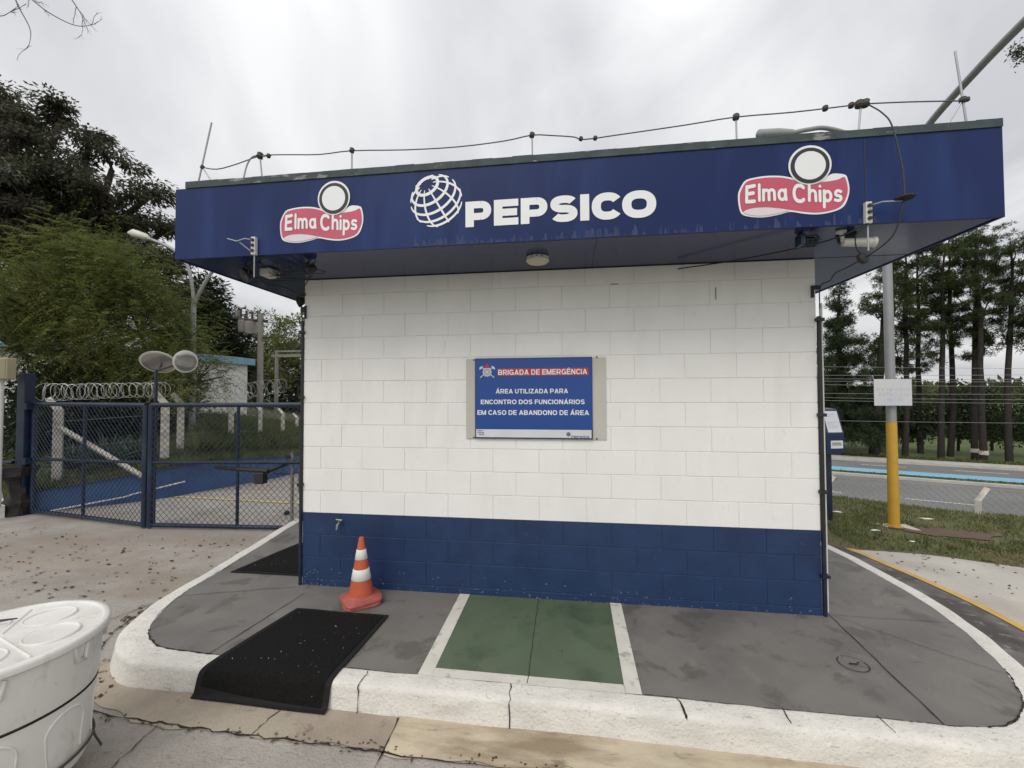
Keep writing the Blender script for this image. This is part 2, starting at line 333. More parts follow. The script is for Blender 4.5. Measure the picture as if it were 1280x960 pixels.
# ------------------------------------------------------------------ the lie of the land
RZ = -2.5                                   # level of the far road
RU = np.array([.915, -.403]); RN = np.array([.403, .915])      # along / across the far road
def off_(x, y): return RN[0]*x+RN[1]*y
def gz(x, y):
    o = off_(x, y); t = x/np.maximum(y+3.63, .5)
    m = np.where(y > 0, sstep(-.25, .25, t), sstep(0, 2, x))
    right = -.17+(RZ-.03+.17)*sstep(6.0, 9.0, o)
    right = right+sstep(60, 170, o)*3.2+ sstep(170, 420, o)*6
    l = np.where(t < 0, -.17-.10*np.clip(y-3.6, 0, 14), -.17)
    l = l + sstep(60, 300, y)*2.2
    return right*m+l*(1-m)
def axis(lo, hi, c0, c1, st): 
    a = list(np.arange(c0, c1+1e-6, st)); x = c1; s = st
    while x < hi: s *= 1.25; x += s; a.append(x)
    x = c0; s = st; b = []
    while x > lo: s *= 1.25; x -= s; b.append(x)
    return np.array(b[::-1]+a)
struct(grid_mesh('ground', axis(-900, 900, -12, 12, .35), axis(-300, 1500, -5, 14, .35), gz, FIELD))
# concrete yard: flat at the front, running downhill behind the gate
def yz(x, y): return np.where(y > 3.6, -.15-.10*np.clip(y-3.6, 0, 14), -.15)
struct(grid_mesh('concrete_yard', np.arange(-13, 4.61, .4), np.concatenate([np.arange(-9, 3.7, .4), np.arange(4, 17, .8)]),
       lambda X, Y: np.where((X > 1.0) & (Y > 1.5), gz(X, Y)-.2, yz(X, Y)), CONC, False))

# island kerb and pavement
INNER = [(-3.86, 3.2), (-3.67, 1.79), (-3.53, .9), (-3.43, .27), (-3.345, -.32), (-3.19, -.70), (-3.06, -.86), (-2.93, -.96), (-2.74, -1.025), (-2.29, -1.052),
         (-1.6, -1.066), (-.92, -1.075), (.42, -1.08), (1.04, -1.098), (1.67, -1.10), (2.0, -1.11), (2.24, -1.07), (2.43, -.94), (2.56, -.79), (2.69, -.555), (2.77, -.32),
         (2.85, -.04), (2.905, .36), (2.9, 1.0), (2.84, 1.6), (2.68, 2.3), (2.35, 3.4), (1.5, 4.9), (-.5, 5.9), (-2.6, 5.6), (-3.6, 4.6)]
IN = catmull(INNER, 6, True)
A = np.array(IN); T = np.roll(A, -1, 0)-np.roll(A, 1, 0); T /= np.linalg.norm(T, axis=1)[:, None]; NO = np.stack([T[:, 1], -T[:, 0]], 1)
prof = [(-.004, -.02), (0, .004), (.03, .006), (.075, .005), (.108, .001), (.120, -.005), (.128, -.015), (.132, -.030), (.140, -.09), (.150, -.165)]
mb = MB(); K = len(A); J = len(prof); seg = np.linalg.norm(np.roll(A, -1, 0)-A, axis=1).cumsum()
for i in range(K):
    wob = .004*math.sin(seg[i]*7.3)+.003*math.sin(seg[i]*17.1); nose = 1+.40*math.exp(-((A[i][0]+3.1)**2+(A[i][1]+.9)**2)/.25)
    for (d, z) in prof:
        dd = d*nose+(wob if d > .02 else wob*.8)
        mb.v.append((A[i][0]+NO[i][0]*dd, A[i][1]+NO[i][1]*dd, z))
for i in range(K):
    j = (i+1) % K
    for k in range(J-1): mb.f.append((i*J+k, i*J+k+1, j*J+k+1, j*J+k)); mb.m.append(0)
struct(mb.build('kerb', KERB, smooth=True, ang=60))
mb = MB(); mb.add([(p[0], p[1], 0) for p in IN], [tuple(range(K))]); struct(mb.build('pavement', PAVE))
# painted green bay with white lines, joints, manhole
mb = MB(); mb.add([(-.851, -.005, .004), (-.845, -1.0, .004), (.318, -1.012, .004), (.33, -.005, .004)], [(0, 1, 2, 3)]); struct(mb.build('green_paint', GREEN))
mb = MB()
mb.add([(-.945, -.005, .006), (-.935, -1.075, .006), (-.845, -1.075, .006), (-.855, -.005, .006)], [(0, 1, 2, 3)])
mb.add([(.328, -.005, .006), (.314, -1.08, .006), (.408, -1.08, .006), (.418, -.005, .006)], [(0, 1, 2, 3)])
mb.add([(-.847, -.998, .006), (-.846, -1.078, .006), (.316, -1.083, .006), (.317, -1.008, .006)], [(0, 1, 2, 3)])
struct(mb.build('white_lines', LINEW))
def jag(a, b, n=14, amp=.006, z=.005):
    a, b = Vector((*a, 0)), Vector((*b, 0)); P = []
    nrm = Vector((-(b-a).y, (b-a).x, 0)).normalized()
    for i in range(n+1):
        t = i/n; P.append((*(a+(b-a)*t+nrm*random.uniform(-amp, amp)).xy, z))
    return P
mb = MB()
mb.ribbon(jag((-2.40, -1.055), (-2.30, -.165), 12, .004), [random.uniform(.003, .009) for _ in range(13)])
mb.ribbon(jag((2.005, .02), (1.93, -1.11), 12, .005), [random.uniform(.003, .011) for _ in range(13)])
mb.ribbon(jag((2.02, .02), (2.89, .0), 10, .006), .003)
mb.ribbon(jag((2.03, .0), (2.64, -.60), 10, .006), .0028)
mb.ribbon(jag((-.262, -.01), (-.255, -1.07), 14, .003, .0065), .005)
mb.ribbon(jag((-3.30, -.33), (-2.45, -.05), 12, .008), .005)
struct(mb.build('pavement_joints', SEAM))
mb = MB(); c = Vector((1.79, -.62, .006))
mb.ribbon([(c.x+.082*math.cos(a), c.y+.082*math.sin(a), .006) for a in np.linspace(2.2, 6.6, 30)], .006)
mb.ribbon([(c.x+.082*math.cos(a), c.y+.082*math.sin(a), .006) for a in np.linspace(.35, 1.9, 12)], .003)
mb.box((c.x-.025, c.y-.006, .004), (c.x+.025, c.y+.002, .008)); mb.box((c.x+.03, c.y+.012, .004), (c.x+.045, c.y+.017, .008))
tag(mb.build('manhole_cover', CRACK, loc=(1.79, -.62, 0)), 'small round painted-over inspection cover in the grey pavement near the right corner of the booth', 'manhole cover')
mb = MB()
for (x0_, x1_, y0_, y1_, wd_) in ((-3.1, -2.2, -1.2, -.7, .012), (2.1, 2.7, -1.2, -.5, .010), (.4, 2.1, -1.2, -1.0, .005), (-3.5, -3.1, -.7, .6, .004), (-1.4, -.95, -1.2, -1, .004)):
    P = [(A[i][0]+random.uniform(-.004, .004), A[i][1]+random.uniform(-.004, .004), .0075) for i in range(K) if x0_ <= A[i][0] <= x1_ and y0_ <= A[i][1] <= y1_]
    if len(P) > 2:
        Q = catmull(P, 4); mb.ribbon(Q, [wd_*random.uniform(.15, 1.3) for _ in Q])
struct(mb.build('kerb_dirt', CRACK))
# gutter strips in front of the kerb and cracks
def bandpoly(pts_a, pts_b, z): 
    n = len(pts_a); return [(*p, z) for p in pts_a]+[(*p, z) for p in pts_b], [(i, i+1, n+i+1, n+i) for i in range(n-1)]
def kerb_out(x0, x1, d):
    return [(A[i][0]+NO[i][0]*d, A[i][1]+NO[i][1]*d) for i in range(K) if x0 <= A[i][0] <= x1 and A[i][1] < -.5]
ko = kerb_out(-3.35, 2.45, .12); ko.sort(); kx = [q[0] for q in ko]; ky = [q[1] for q in ko]
for (xa, xb, yo, z, m_, nm) in ((-3.22, -.985, -1.46, -.145, GUTTER, 'gutter'), (-.983, 2.42, -1.478, -.1445, GUTY, 'yellowish_gutter')):
    gx = np.linspace(xa, xb, 60); ga = [(float(x), float(np.interp(x, kx, ky))) for x in gx]; gb = [(float(x), yo+.012*math.sin(x*9)+.008*math.sin(x*23)+(max(0, -2.5-x)*.30)) for x in gx]
    mb = MB(); v, f = bandpoly(ga, gb, z); mb.add(v, [tuple(reversed(q)) for q in f]); struct(mb.build(nm, m_))
mb = MB()
def crack(pts, wd, z=-.141, sub=10, amp=.010):
    P = []
    for i in range(len(pts)-1):
        a, b = Vector(pts[i]), Vector(pts[i+1])
        for k in range(sub): P.append(((a+(b-a)*k/sub).x+random.uniform(-amp, amp), (a+(b-a)*k/sub).y+random.uniform(-amp, amp), z))
    P.append((*pts[-1], z)); mb.ribbon(P, [wd*random.uniform(.25, 1.5) for _ in P])
crack([(-3.1, -1.32), (-2.75, -1.43), (-2.33, -1.447), (-1.81, -1.466), (-1.3, -1.462), (-.97, -1.478)], .010)
crack([(-.97, -1.478), (0, -1.48), (1.2, -1.50)], .008)
crack([(-.99, -1.24), (-.975, -1.48)], .009, sub=6, amp=.004)
crack([(-1.72, -1.28), (-1.75, -1.45)], .005, sub=6)
crack([(-.975, -1.48), (-.95, -2.1)], .008)
crack([(-3.9, 1.4), (-3.78, .5), (-3.70, -.14), (-3.86, -.63)], .008)
crack([(-3.86, -.63), (-5.2, -.9), (-8, -1.3)], .006)
crack([(-3.4, -.95), (-3.62, -.62), (-3.72, -.2)], .009)
crack([(-2.33, -1.45), (-2.28, -1.9)], .005)
struct(mb.build('concrete_cracks', CRACK))
mb = MB()
for x, dx in ((-.35, .01), (.60, .02), (1.15, -.01), (1.62, .02), (-1.25, 0)):
    P = []
    for (d, z) in prof[1:]: P.append((x+dx*d/.17+random.uniform(-.006, .006), -1.08-d-.0035, z+.0035))
    mb.ribbon(P, [random.uniform(.002, .008)*(2 if x > .5 and x < .7 else 1) for _ in P])
o = mb.build('kerb_cracks', CRACK); struct(o)
# right-hand side: stained strip, yellow line, pale concrete apron
def offs(d, lo, hi):
    L = [(A[i][0]+NO[i][0]*d, A[i][1]+NO[i][1]*d) for i in range(K) if A[i][0] > 1.9 and lo < A[i][1] < hi]; return L
mb = MB(); a = offs(.14, -1.1, 3.2); b = [(p[0]+NO_[0], p[1]+NO_[1]) for p, NO_ in zip(a, [(.62, -.02)]*len(a))]
v, f = bandpoly(a, b, -.143); mb.add(v, [tuple(reversed(q)) for q in f]); struct(mb.build('stained_strip', DARKG))
yl = catmull([(3.22, 2.35), (3.36, 1.98), (3.44, 1.56), (3.52, 1.15), (3.57, .70), (3.565, .26), (3.50, -.3), (3.3, -.9)], 5)
mb = MB(); mb.ribbon([(x, y, -.137) for x, y in yl], .075); struct(mb.build('yellow_line', LINEY))
E1 = [(3.30, 2.02), (3.50, 1.99), (3.72, 1.985), (4.16, 1.91), (4.52, 1.76), (4.82, 1.63), (5.6, 1.25), (7.5, .2), (10, -1.5)]
mb = MB(); ys = catmull(E1, 4); bl = catmull([(3.43, 1.56), (3.52, 1.15), (3.57, .7), (3.565, .26), (3.5, -.3), (3.35, -.9), (3.5, -2.5), (4.5, -4.5), (8, -6)], 4)
v, f = bandpoly(bl, ys, -.140); mb.add(v, f); struct(mb.build('concrete_apron', CONC_L))
mb = MB(); mb.ribbon([(-7.25, 3.40, -.14), (-5.8, 3.30, -.14), (-3.4, 3.15, -.14)], .07); struct(mb.build('yellow_road_line', LINEY2))
# verge: slightly raised turf with blades
def vz(x, y):
    o = off_(x, y); return gz(x, y)+.045+.03*np.sin(x*2.1+y)*np.sin(y*1.7)
vx = np.arange(2.6, 13.6, .12); vy = np.arange(0, 1.0001, 1/34)
ex = np.array([p[0] for p in ys]); ey = np.array([p[1] for p in ys])
def edge_y(x): return np.where(x < 3.3, 2.02+(3.3-x)*1.1, np.interp(x, ex, ey))
X = np.repeat(vx[None, :], len(vy), 0); Y0 = edge_y(vx)-.02; Y1 = (9.6-.403*vx)/.915; Y = Y0[None, :]+(Y1-Y0)[None, :]*vy[:, None]**1.3
Zv = vz(X, Y); Zv[0] = -.142; 
me = bpy.data.meshes.new('grass_verge'); V = np.stack([X, Y, Zv], -1).reshape(-1, 3); nx = len(vx)
i = np.arange(nx-1)[None, :]+np.arange(len(vy)-1)[:, None]*nx
me.from_pydata(V.tolist(), [], np.stack([i, i+1, i+1+nx, i+nx], -1).reshape(-1, 4).tolist()); me.materials.append(VERGE)
me.polygons.foreach_set('use_smooth', [True]*len(me.polygons)); o = bpy.data.objects.new('grass_verge', me); col.objects.link(o); struct(o)
def blades(name, P, h, m, wd=.006, label=None):
    n = len(P); ang = rng.uniform(0, 2*np.pi, n); S = np.stack([np.cos(ang), np.sin(ang), 0*ang], 1); lean = np.stack([np.cos(ang+1.5), np.sin(ang+1.5), 0*ang], 1)*rng.uniform(.1, .9, n)[:, None]
    D = unit(lean+np.array([0, 0, 1])); L = h*rng.uniform(.5, 1.3, n)[:, None]; W = wd*rng.uniform(.7, 1.4, n)[:, None]
    Q = np.stack([P-S*W, P+S*W, P+D*L*.6+S*W*.7, P+D*L+np.array([0, 0, -.15])*L], 1)
    o = quads_object(name, Q, m); tag(o, label, 'grass', kind='stuff'); return o
n = 60000; x = 2.9+rng.random(n)**1.2*9.5; u = rng.random(n); y = edge_y(x)+ (((7.2-.403*x)/.915)-edge_y(x))*u
# bare red earth near the pole and thin patches
d = np.hypot((x-4.95)/.75, (y-2.75)/.28); keep = (d > .75+.5*rng.random(n)) & (np.sin(x*3.1+1)*np.sin(y*4.3)+rng.normal(0, .5, n) > -.75) & ~((x < 3.45) & (y < 2.75) & (rng.random(n) < .8))
x, y = x[keep], y[keep]
blades('short_grass', np.stack([x, y, vz(x, y)-.004], 1), .06, BLADE, .0055, 'short rough green and straw grass on the verge beside the yellow based pole')
mb = MB(); P = [(4.95+.60*math.cos(a)*(1+.12*math.sin(3*a)+.10*math.sin(7*a+1)+.06*math.sin(13*a)), 2.75+.20*math.sin(a)*(1+.15*math.sin(5*a)+.12*math.sin(11*a))) for a in np.linspace(0, 2*np.pi, 40)[:-1]]
mb.add([(px, py, float(vz(px, py))+.012) for px, py in P]+[(4.95, 2.75, float(vz(4.95, 2.75))+.014)], [(i, (i+1) % 39, 39) for i in range(39)]); struct(mb.build('bare_earth_patch', REDT))

# far road, cycle path, far kerbs
def strip(name, o0, o1, m, z, s0=-70, s1=170):
    mb = MB(); 
    for s in np.arange(s0, s1, 20.):
        q = [RU*s+RN*o0, RU*(s+20)+RN*o0, RU*(s+20)+RN*o1, RU*s+RN*o1]
        mb.add([(*p, z) for p in q], [(0, 1, 2, 3)])
    return struct(mb.build(name, m))
def bar(name, o0, o1, z0, z1, m, s0=-70, s1=170):
    mb = MB()
    for s in np.arange(s0, s1, 20.):
        q = [RU*s+RN*o0, RU*(s+20)+RN*o0, RU*(s+20)+RN*o1, RU*s+RN*o1]
        v = [(*p, z0) for p in q]+[(*p, z1) for p in q]; mb.add(v, [(4, 5, 6, 7), (0, 1, 5, 4), (2, 3, 7, 6)])
    return struct(mb.build(name, m))
strip('near_carriageway', 14.2, 24.35, ASPH, RZ+.01)
bar('road_kerb', 24.35, 24.62, RZ, RZ+.13, RKERB)
strip('cycle_path', 25.75, 27.1, BIKE, RZ+.07); strip('median', 24.62, 25.75, FIELD, RZ+.05)
strip('far_carriageway', 27.25, 30.6, ASPH, RZ+.012)
bar('far_pavement', 30.6, 32.0, RZ, RZ+.15, RKERB)
mb = MB()
for s in np.arange(-30, 90, 4.): q = [RU*s+RN*19.4, RU*(s+2)+RN*19.4, RU*(s+2)+RN*19.52, RU*s+RN*19.52]; mb.add([(*p, RZ+.016) for p in q], [(0, 1, 2, 3)])
for s in np.arange(-30, 90, 4.): q = [RU*s+RN*29.0, RU*(s+2)+RN*29.0, RU*(s+2)+RN*29.14, RU*s+RN*29.14]; mb.add([(*p, RZ+.018) for p in q], [(0, 1, 2, 3)])
struct(mb.build('lane_markings', LINEW))

# ------------------------------------------------------------------ left bank held by the blue wall
PL = [(-16, 6.6, -.10), (-12.5, 4.3, -.03), (-10.1, 2.82, 0.0), (-8.9, 2.05, .03), (-8.62, 2.16, .14), (-8.34, 2.35, .21), (-7.58, 3.02, .33), (-7.30, 3.42, .39), (-7.34, 4.2, .36), (-7.46, 5.2, .27), (-7.80, 7.0, .04), (-8.6, 10, -.26), (-9.7, 13, -.55), (-11, 16, -.8)]
DIR = [(-.95, .3), (-.88, .45), (-.8, .6), (-.74, .67), (-.7, .71), (-.68, .73), (-.66, .75), (-.66, .75), (-.66, .75), (-.65, .76), (-.62, .78), (-.55, .83), (-.45, .89), (-.3, .95)]
TS = [0, .25, .6, 1.2, 2, 3, 4.5, 6.5, 9, 13, 20, 35, 60, 110, 200]
def bank_rise(t): return .26*t/(1+t*.13)*.62
V = []; 
for (p, dd) in zip(PL, DIR):
    for t in TS:
        h = bank_rise(t); z = p[2]+.02+h; z = z+(1.25-z)*float(sstep(12, 110, t))
        V.append((p[0]+dd[0]*t, p[1]+dd[1]*t, z+.04*math.sin(p[0]*3+t*2)*min(t, 1)))
nt_ = len(TS); F = [(i*nt_+k, i*nt_+k+1, (i+1)*nt_+k+1, (i+1)*nt_+k) for i in range(len(PL)-1) for k in range(nt_-1)]
me = bpy.data.meshes.new('grass_bank'); me.from_pydata(V, [], [tuple(reversed(f)) for f in F]); me.materials.append(VERGE)
me.polygons.foreach_set('use_smooth', [True]*len(me.polygons)); o = bpy.data.objects.new('grass_bank', me); col.objects.link(o); struct(o)
PLn = np.array(PL); DIn = np.array(DIR)
def bank_pt(s, t):
    i = np.clip(s.astype(int), 0, len(PL)-2); f = (s-i)[:, None]; p = PLn[i]*(1-f)+PLn[i+1]*f; d = DIn[i]*(1-f)+DIn[i+1]*f
    return np.stack([p[:, 0]+d[:, 0]*t, p[:, 1]+d[:, 1]*t, p[:, 2]+.02+bank_rise(t)], 1)
n = 26000; s = rng.uniform(1.5, 11.5, n); t = rng.random(n)**1.6*7+.02
blades('bank_grass', bank_pt(s, t), .13, BLADEL, .008, 'shaded tufty grass on the bank behind the blue gate')
n = 16000; s = rng.uniform(7.5, 12.5, n); t = rng.random(n)*5+.6
blades('tall_weeds', bank_pt(s, t), .42, BLADEL, .012, 'tall loose weeds below the white building behind the fence')
# retaining wall
mb = MB(); W = [(-8.56, 2.12, -.16, .14)]+[(p[0], p[1], float(yz(p[0], p[1]))-.02, p[2]+.03) for p in PL[5:]]
for i in range(len(W)-1):
    a, b = W[i], W[i+1]; t = Vector((b[0]-a[0], b[1]-a[1], 0)).normalized(); nn_ = Vector((-t.y, t.x, 0))*.14
    v = [(a[0], a[1], a[2]), (b[0], b[1], b[2]), (b[0]+nn_.x*.3, b[1]+nn_.y*.3, b[3]), (a[0]+nn_.x*.3, a[1]+nn_.y*.3, a[3]), (a[0]+nn_.x, a[1]+nn_.y, a[3]), (b[0]+nn_.x, b[1]+nn_.y, b[3])]
    mb.add(v, [(0, 1, 2, 3), (3, 2, 5, 4)])
t_ = thing('retaining_wall', (-7.8, 3.0, -.15), 'low blue painted retaining wall holding the grass bank behind the gate', 'wall')
mb.build('wall_face', WALLB, t_)
mb = MB(); mb.tube([(-8.30, 2.22, -.12), (-7.68, 2.86, -.03), (-7.62, 2.92, 0), (-7.16, 3.50, .12)], .013); mb.build('white_pipe', WPLAS2, t_)
# left kerb
mb = MB(); a = [(-8.72, 1.80), (-10.05, 2.60), (-12.5, 4.1), (-16, 6.4)]
for i in range(3):
    p, q = Vector((*a[i], 0)), Vector((*a[i+1], 0)); d = (q-p).normalized(); nn_ = Vector((d.y, -d.x, 0)); nn_ = -nn_ if nn_.y > 0 else nn_
    pr_ = [(0, .02), (.0, .04), (.12, .045), (.16, .03), (.2, -.02), (.22, -.16)]
    v = [(p+nn_*(k-.1)+Vector((0, 0, z))) for k, z in pr_]+[(q+nn_*(k-.1)+Vector((0, 0, z))) for k, z in pr_]
    mb.add(v, [(k, k+1, 7+k, 6+k) for k in range(5)])
    if i == 0: mb.add([p+nn_*(k-.1)+Vector((0, 0, z)) for k, z in pr_]+[p+nn_*-.1+Vector((0, 0, -.16))], [tuple(range(7))])
struct(mb.build('left_kerb', KERB, smooth=True, ang=50))

# ------------------------------------------------------------------ the booth
XL, XR, ZT, ZB = -2.424, 1.9475, 2.8, .659
booth = thing('guard_booth', (0, 2, 0), 'white block guard booth with blue base and wide blue fascia roof', 'building')
def courses(z_lo, z_hi, colr, joint, name):
    mb = MB(); mb.box((XL+.004, .0042, z_lo), (XR-.004, 4.2, z_hi), joint)
    k0 = -1
    for k in range(-1, 14):
        z0 = max(.059+.2*k, 0); z1 = min(.059+.2*(k+1), ZT)
        z0 = max(z0, z_lo); z1 = min(z1, z_hi)
        if z1-z0 < .02: continue
        ph = -.252 if k % 2 else -.05
        xs = [XL]+[x for x in [ph+.4*j for j in range(-8, 8)] if XL+.03 < x < XR-.03]+[XR]
        for a, b in zip(xs[:-1], xs[1:]):
            g = .0026; yo = random.uniform(-.0010, .0008)
            mb.box((a+(g if a > XL else 0), yo, z0+(g if z0 > z_lo+.001 else 0)), (b-(g if b < XR else 0), .05, z1-(g if z1 < z_hi-.001 else 0)), colr, bev=.0025)
    for x0, x1 in ((XL-.001, XL+.03), (XR-.03, XR+.001)): mb.box((x0, .051, z_lo), (x1, 4.2, z_hi), colr)
    return mb.build(name, None, booth)
courses(ZB, ZT, WHITE, MORTW, 'wall'); courses(0, ZB, BLUEW, MORTB, 'painted_base')
FL, FR, FD, FT, RB = -3.056, 2.638, -.71, 3.355, 5.0
mb = MB(); mb.box((FL+.02, FD+.02, 2.806), (FR-.02, RB-.02, 2.83)); mb.build('soffit', SOFF, booth)
mb = MB(); mb.box((FL+.02, -.004, 2.8045), (FR-.02, .004, 2.806)); mb.box((.2, FD+.02, 2.8045), (.204, -.005, 2.806)); mb.build('soffit_joint', SEAM, booth)
mb = MB(); mb.box((FL, FD, 2.8), (FR, FD+.018, FT)); mb.box((FL, RB-.018, 2.8), (FR, RB, FT))
mb.box((FL, FD+.0185, 2.8), (FL+.018, RB-.0185, FT)); mb.box((FR-.018, FD+.0185, 2.8), (FR, RB-.0185, FT))
fascia = mb.build('fascia', FASC, booth)
mb = MB(); mb.box((FL+.1, FD+.02, FT-.03), (FR-.02, RB-.02, FT+.02)); mb.build('roof', FLASH, booth)
mb = MB()
xs = np.linspace(FL+.09, FR, 40)
for i in range(39):
    j = random.uniform(-.003, .003)
    mb.box((xs[i], FD-.008+j*.3, FT+.0005), (xs[i+1]-.0005, FD+.05, FT+.05+j))
mb.box((FL+.09, FD+.06, FT+.021), (FL+.14, RB, FT+.048)); mb.box((FR-.04, FD+.06, FT+.021), (FR+.004, RB, FT+.049))
mb.build('flashing', FLASH, booth)
mb = MB()
for q in range(150):
    x_ = random.choice([random.uniform(-1.15, .75), random.uniform(-1.1, 2.0)]); h_ = random.uniform(.015, .085)*random.random()+.01; w_ = random.uniform(.004, .03)
    mb.add([(x_, FD-.0006-.000012*q, 2.803), (x_+w_, FD-.0006-.000012*q, 2.803), (x_+w_*.8, FD-.0006-.000012*q, 2.803+h_*random.uniform(.6, 1)), (x_+w_*.2, FD-.0006-.000012*q, 2.803+h_)], [(0, 1, 2, 3)])
mb.build('chalky_streaks', CHALK, fascia)['kind'] = 'stuff'
mb = MB(); mb.box((1.868, FD-.0015, 2.8), (1.873, FD+.001, FT)); mb.build('fascia_seam', BLACKP, booth)
mb = MB(); mb.box((FL+.35, FD+.0, FT-.004), (-.6, FD-.003, FT)); mb.build('dark_gap', BLACKP, booth)

mb = MB()
for q in range(190):
    x_ = XL+.02+random.random()**(2.2 if q < 110 else 1)*(XR-XL-.06); z_ = .004+random.random()**2.5*(.16 if q < 110 else .07); s_ = random.uniform(.003, .013)
    n_ = 6; mb.add([(x_+s_*random.uniform(.5, 1.2)*math.cos(a), -.0018-.00001*q, z_+s_*random.uniform(.4, .9)*math.sin(a)) for a in np.linspace(0, 2*math.pi, 7)[:-1]], [tuple(range(6))])
mb.build('chipped_paint', mat('chipped_paint_grey', (.10, .12, .17), .8, .3, 30, (.05, .08, .16), 8, .45, .6, .8), booth)['kind'] = 'stuff'
# ---- lettering: heavy grotesque capitals and a rounded lower case, drawn as strokes
def sup(cx, cy, rx, ry, a0, a1, n=22, p=2.5):
    o = []
    for k in range(n+1):
        a = R(a0+(a1-a0)*k/n); c, s = math.cos(a), math.sin(a); o.append((cx+rx*math.copysign(abs(c)**(2/p), c), cy+ry*math.copysign(abs(s)**(2/p), s)))
    return o
def glyph(ch, w, W):
    """-> list of ('s', polyline, width) strokes and ('p', polygon) pieces in a box W x 1"""
    h = w/2; hv = w*.46; hw = hv*2; S = []; L = lambda *p: S.append(('s', list(p), w)); H = lambda *p: S.append(('s', list(p), hw))
    D = lambda x0, y0, x1, y1, wx: S.append(('p', [(x0, y0), (x0+wx, y0), (x1+wx, y1), (x1, y1)]))
    base = {'Á': 'A', 'Ê': 'E'}.get(ch, ch)
    if base == 'E': L((h, 0), (h, 1)); H((w, hv), (W, hv)); H((w, .5), (W*.95, .5)); H((w, 1-hv), (W, 1-hv))
    elif base == 'F': L((h, 0), (h, 1)); H((w, .5), (W*.93, .5)); H((w, 1-hv), (W, 1-hv))
    elif base == 'L': L((h, 0), (h, 1)); H((w, hv), (W, hv))
    elif base == 'I': L((W/2, 0), (W/2, 1))
    elif base == 'T': L((W/2, 0), (W/2, 1-hw)); H((0, 1-hv), (W, 1-hv))
    elif base in 'PRB':
        L((h, 0), (h, 1)); yb = .40 if base != 'B' else .47; r = (1-hv-yb)/2; xr = W-h-r*1.05-(.04 if base == 'B' else 0)
        H((w, 1-hv), (xr, 1-hv)); H(*[(q[0], q[1]) for q in sup(xr, (1-hv+yb)/2, W-h-xr-(.04 if base == 'B' else 0), r, 90, -90, 16, 2.3)]); H((w, yb), (xr, yb))
        if base == 'R': D(W-w*1.12, 0, W*.42, yb, w*1.12)
        if base == 'B': r2 = (yb-hv)/2; x2 = W-h-r2*1.05; H((w, hv), (x2, hv)); H(*sup(x2, (yb+hv)/2, W-h-x2, r2, 90, -90, 16, 2.3))
    elif base == 'D': L((h, 0), (h, 1)); xr = W*.42; H((w, 1-hv), (xr, 1-hv)); S.append(('s', sup(xr, .5, W-h-xr, .5-hv, 90, -90, 24, 2.4), w)); H((w, hv), (xr, hv))
    elif base == 'O': S.append(('c', sup(W/2, .5, W/2-h, .5-hv, 0, 360, 40, 2.35)[:-1], w))
    elif base in 'CG':
        S.append(('s', sup(W/2, .5, W/2-h, .5-hv, 34, 326 if base == 'C' else 350, 34, 2.35), w))
        if base == 'G': H((W*.52, .44), (W-.02, .44)); L((W-h*.9, .02), (W-h*.9, .5))
    elif base == 'S':
        a = sup(W/2, 1-hv-(.5-hv)/2, W/2-h, (.5-hv)/2, 25, 180, 14, 2.4); b = sup(W/2, 1-hv-(.5-hv)/2, W/2-h, (.5-hv)/2, 180, 262, 7, 2.4)
        c = sup(W/2, hv+(.5-hv)/2, W/2-h, (.5-hv)/2, 82, 0, 7, 2.4); d = sup(W/2, hv+(.5-hv)/2, W/2-h, (.5-hv)/2, 0, -155, 14, 2.4); S.append(('s', a+b[1:]+c+d[1:], w*.95))
    elif base == 'U': r = W/2-h; S.append(('s', [(h, 1), (h, .5)]+sup(W/2, hv+.36, r, .36, 180, 360, 20, 2.2)+[(W-h, 1)], w))
    elif base == 'N': L((h, 0), (h, 1)); L((W-h, 0), (W-h, 1)); D(0, 1, W-w*1.15, 0, w*1.15)
    elif base == 'M': L((h*.9, 0), (h*.9, 1)); L((W-h*.9, 0), (W-h*.9, 1)); D(W/2-w*.5, 0, 0, 1, w); D(W/2-w*.5, 0, W-w, 1, w)
    elif base == 'A': D(0, 0, W/2-w*.56, 1, w*1.06); D(W-w*1.06, 0, W/2-w*.5, 1, w*1.06); H((W*.2, .28), (W*.8, .28))
    elif base == 'Z': H((0, hv), (W, hv)); H((.02, 1-hv), (W, 1-hv)); D(0, hw*.8, W-w*1.2, 1-hw*.8, w*1.2)
    if ch == 'Á': S.append(('p', [(W*.42, 1.07), (W*.58, 1.07), (W*.78, 1.26), (W*.55, 1.26)]))
    if ch == 'Ê': S += [('p', [(W*.12, 1.07), (W*.32, 1.07), (W*.6, 1.26), (W*.42, 1.26)]), ('p', [(W*.68, 1.07), (W*.88, 1.07), (W*.6, 1.26), (W*.42, 1.26)])]
    return S
LW = dict(A=.86, B=.78, C=.84, D=.80, E=.70, F=.65, G=.86, I=.22, L=.66, M=.94, N=.78, O=.90, P=.76, R=.80, S=.76, T=.74, U=.76, Z=.72)
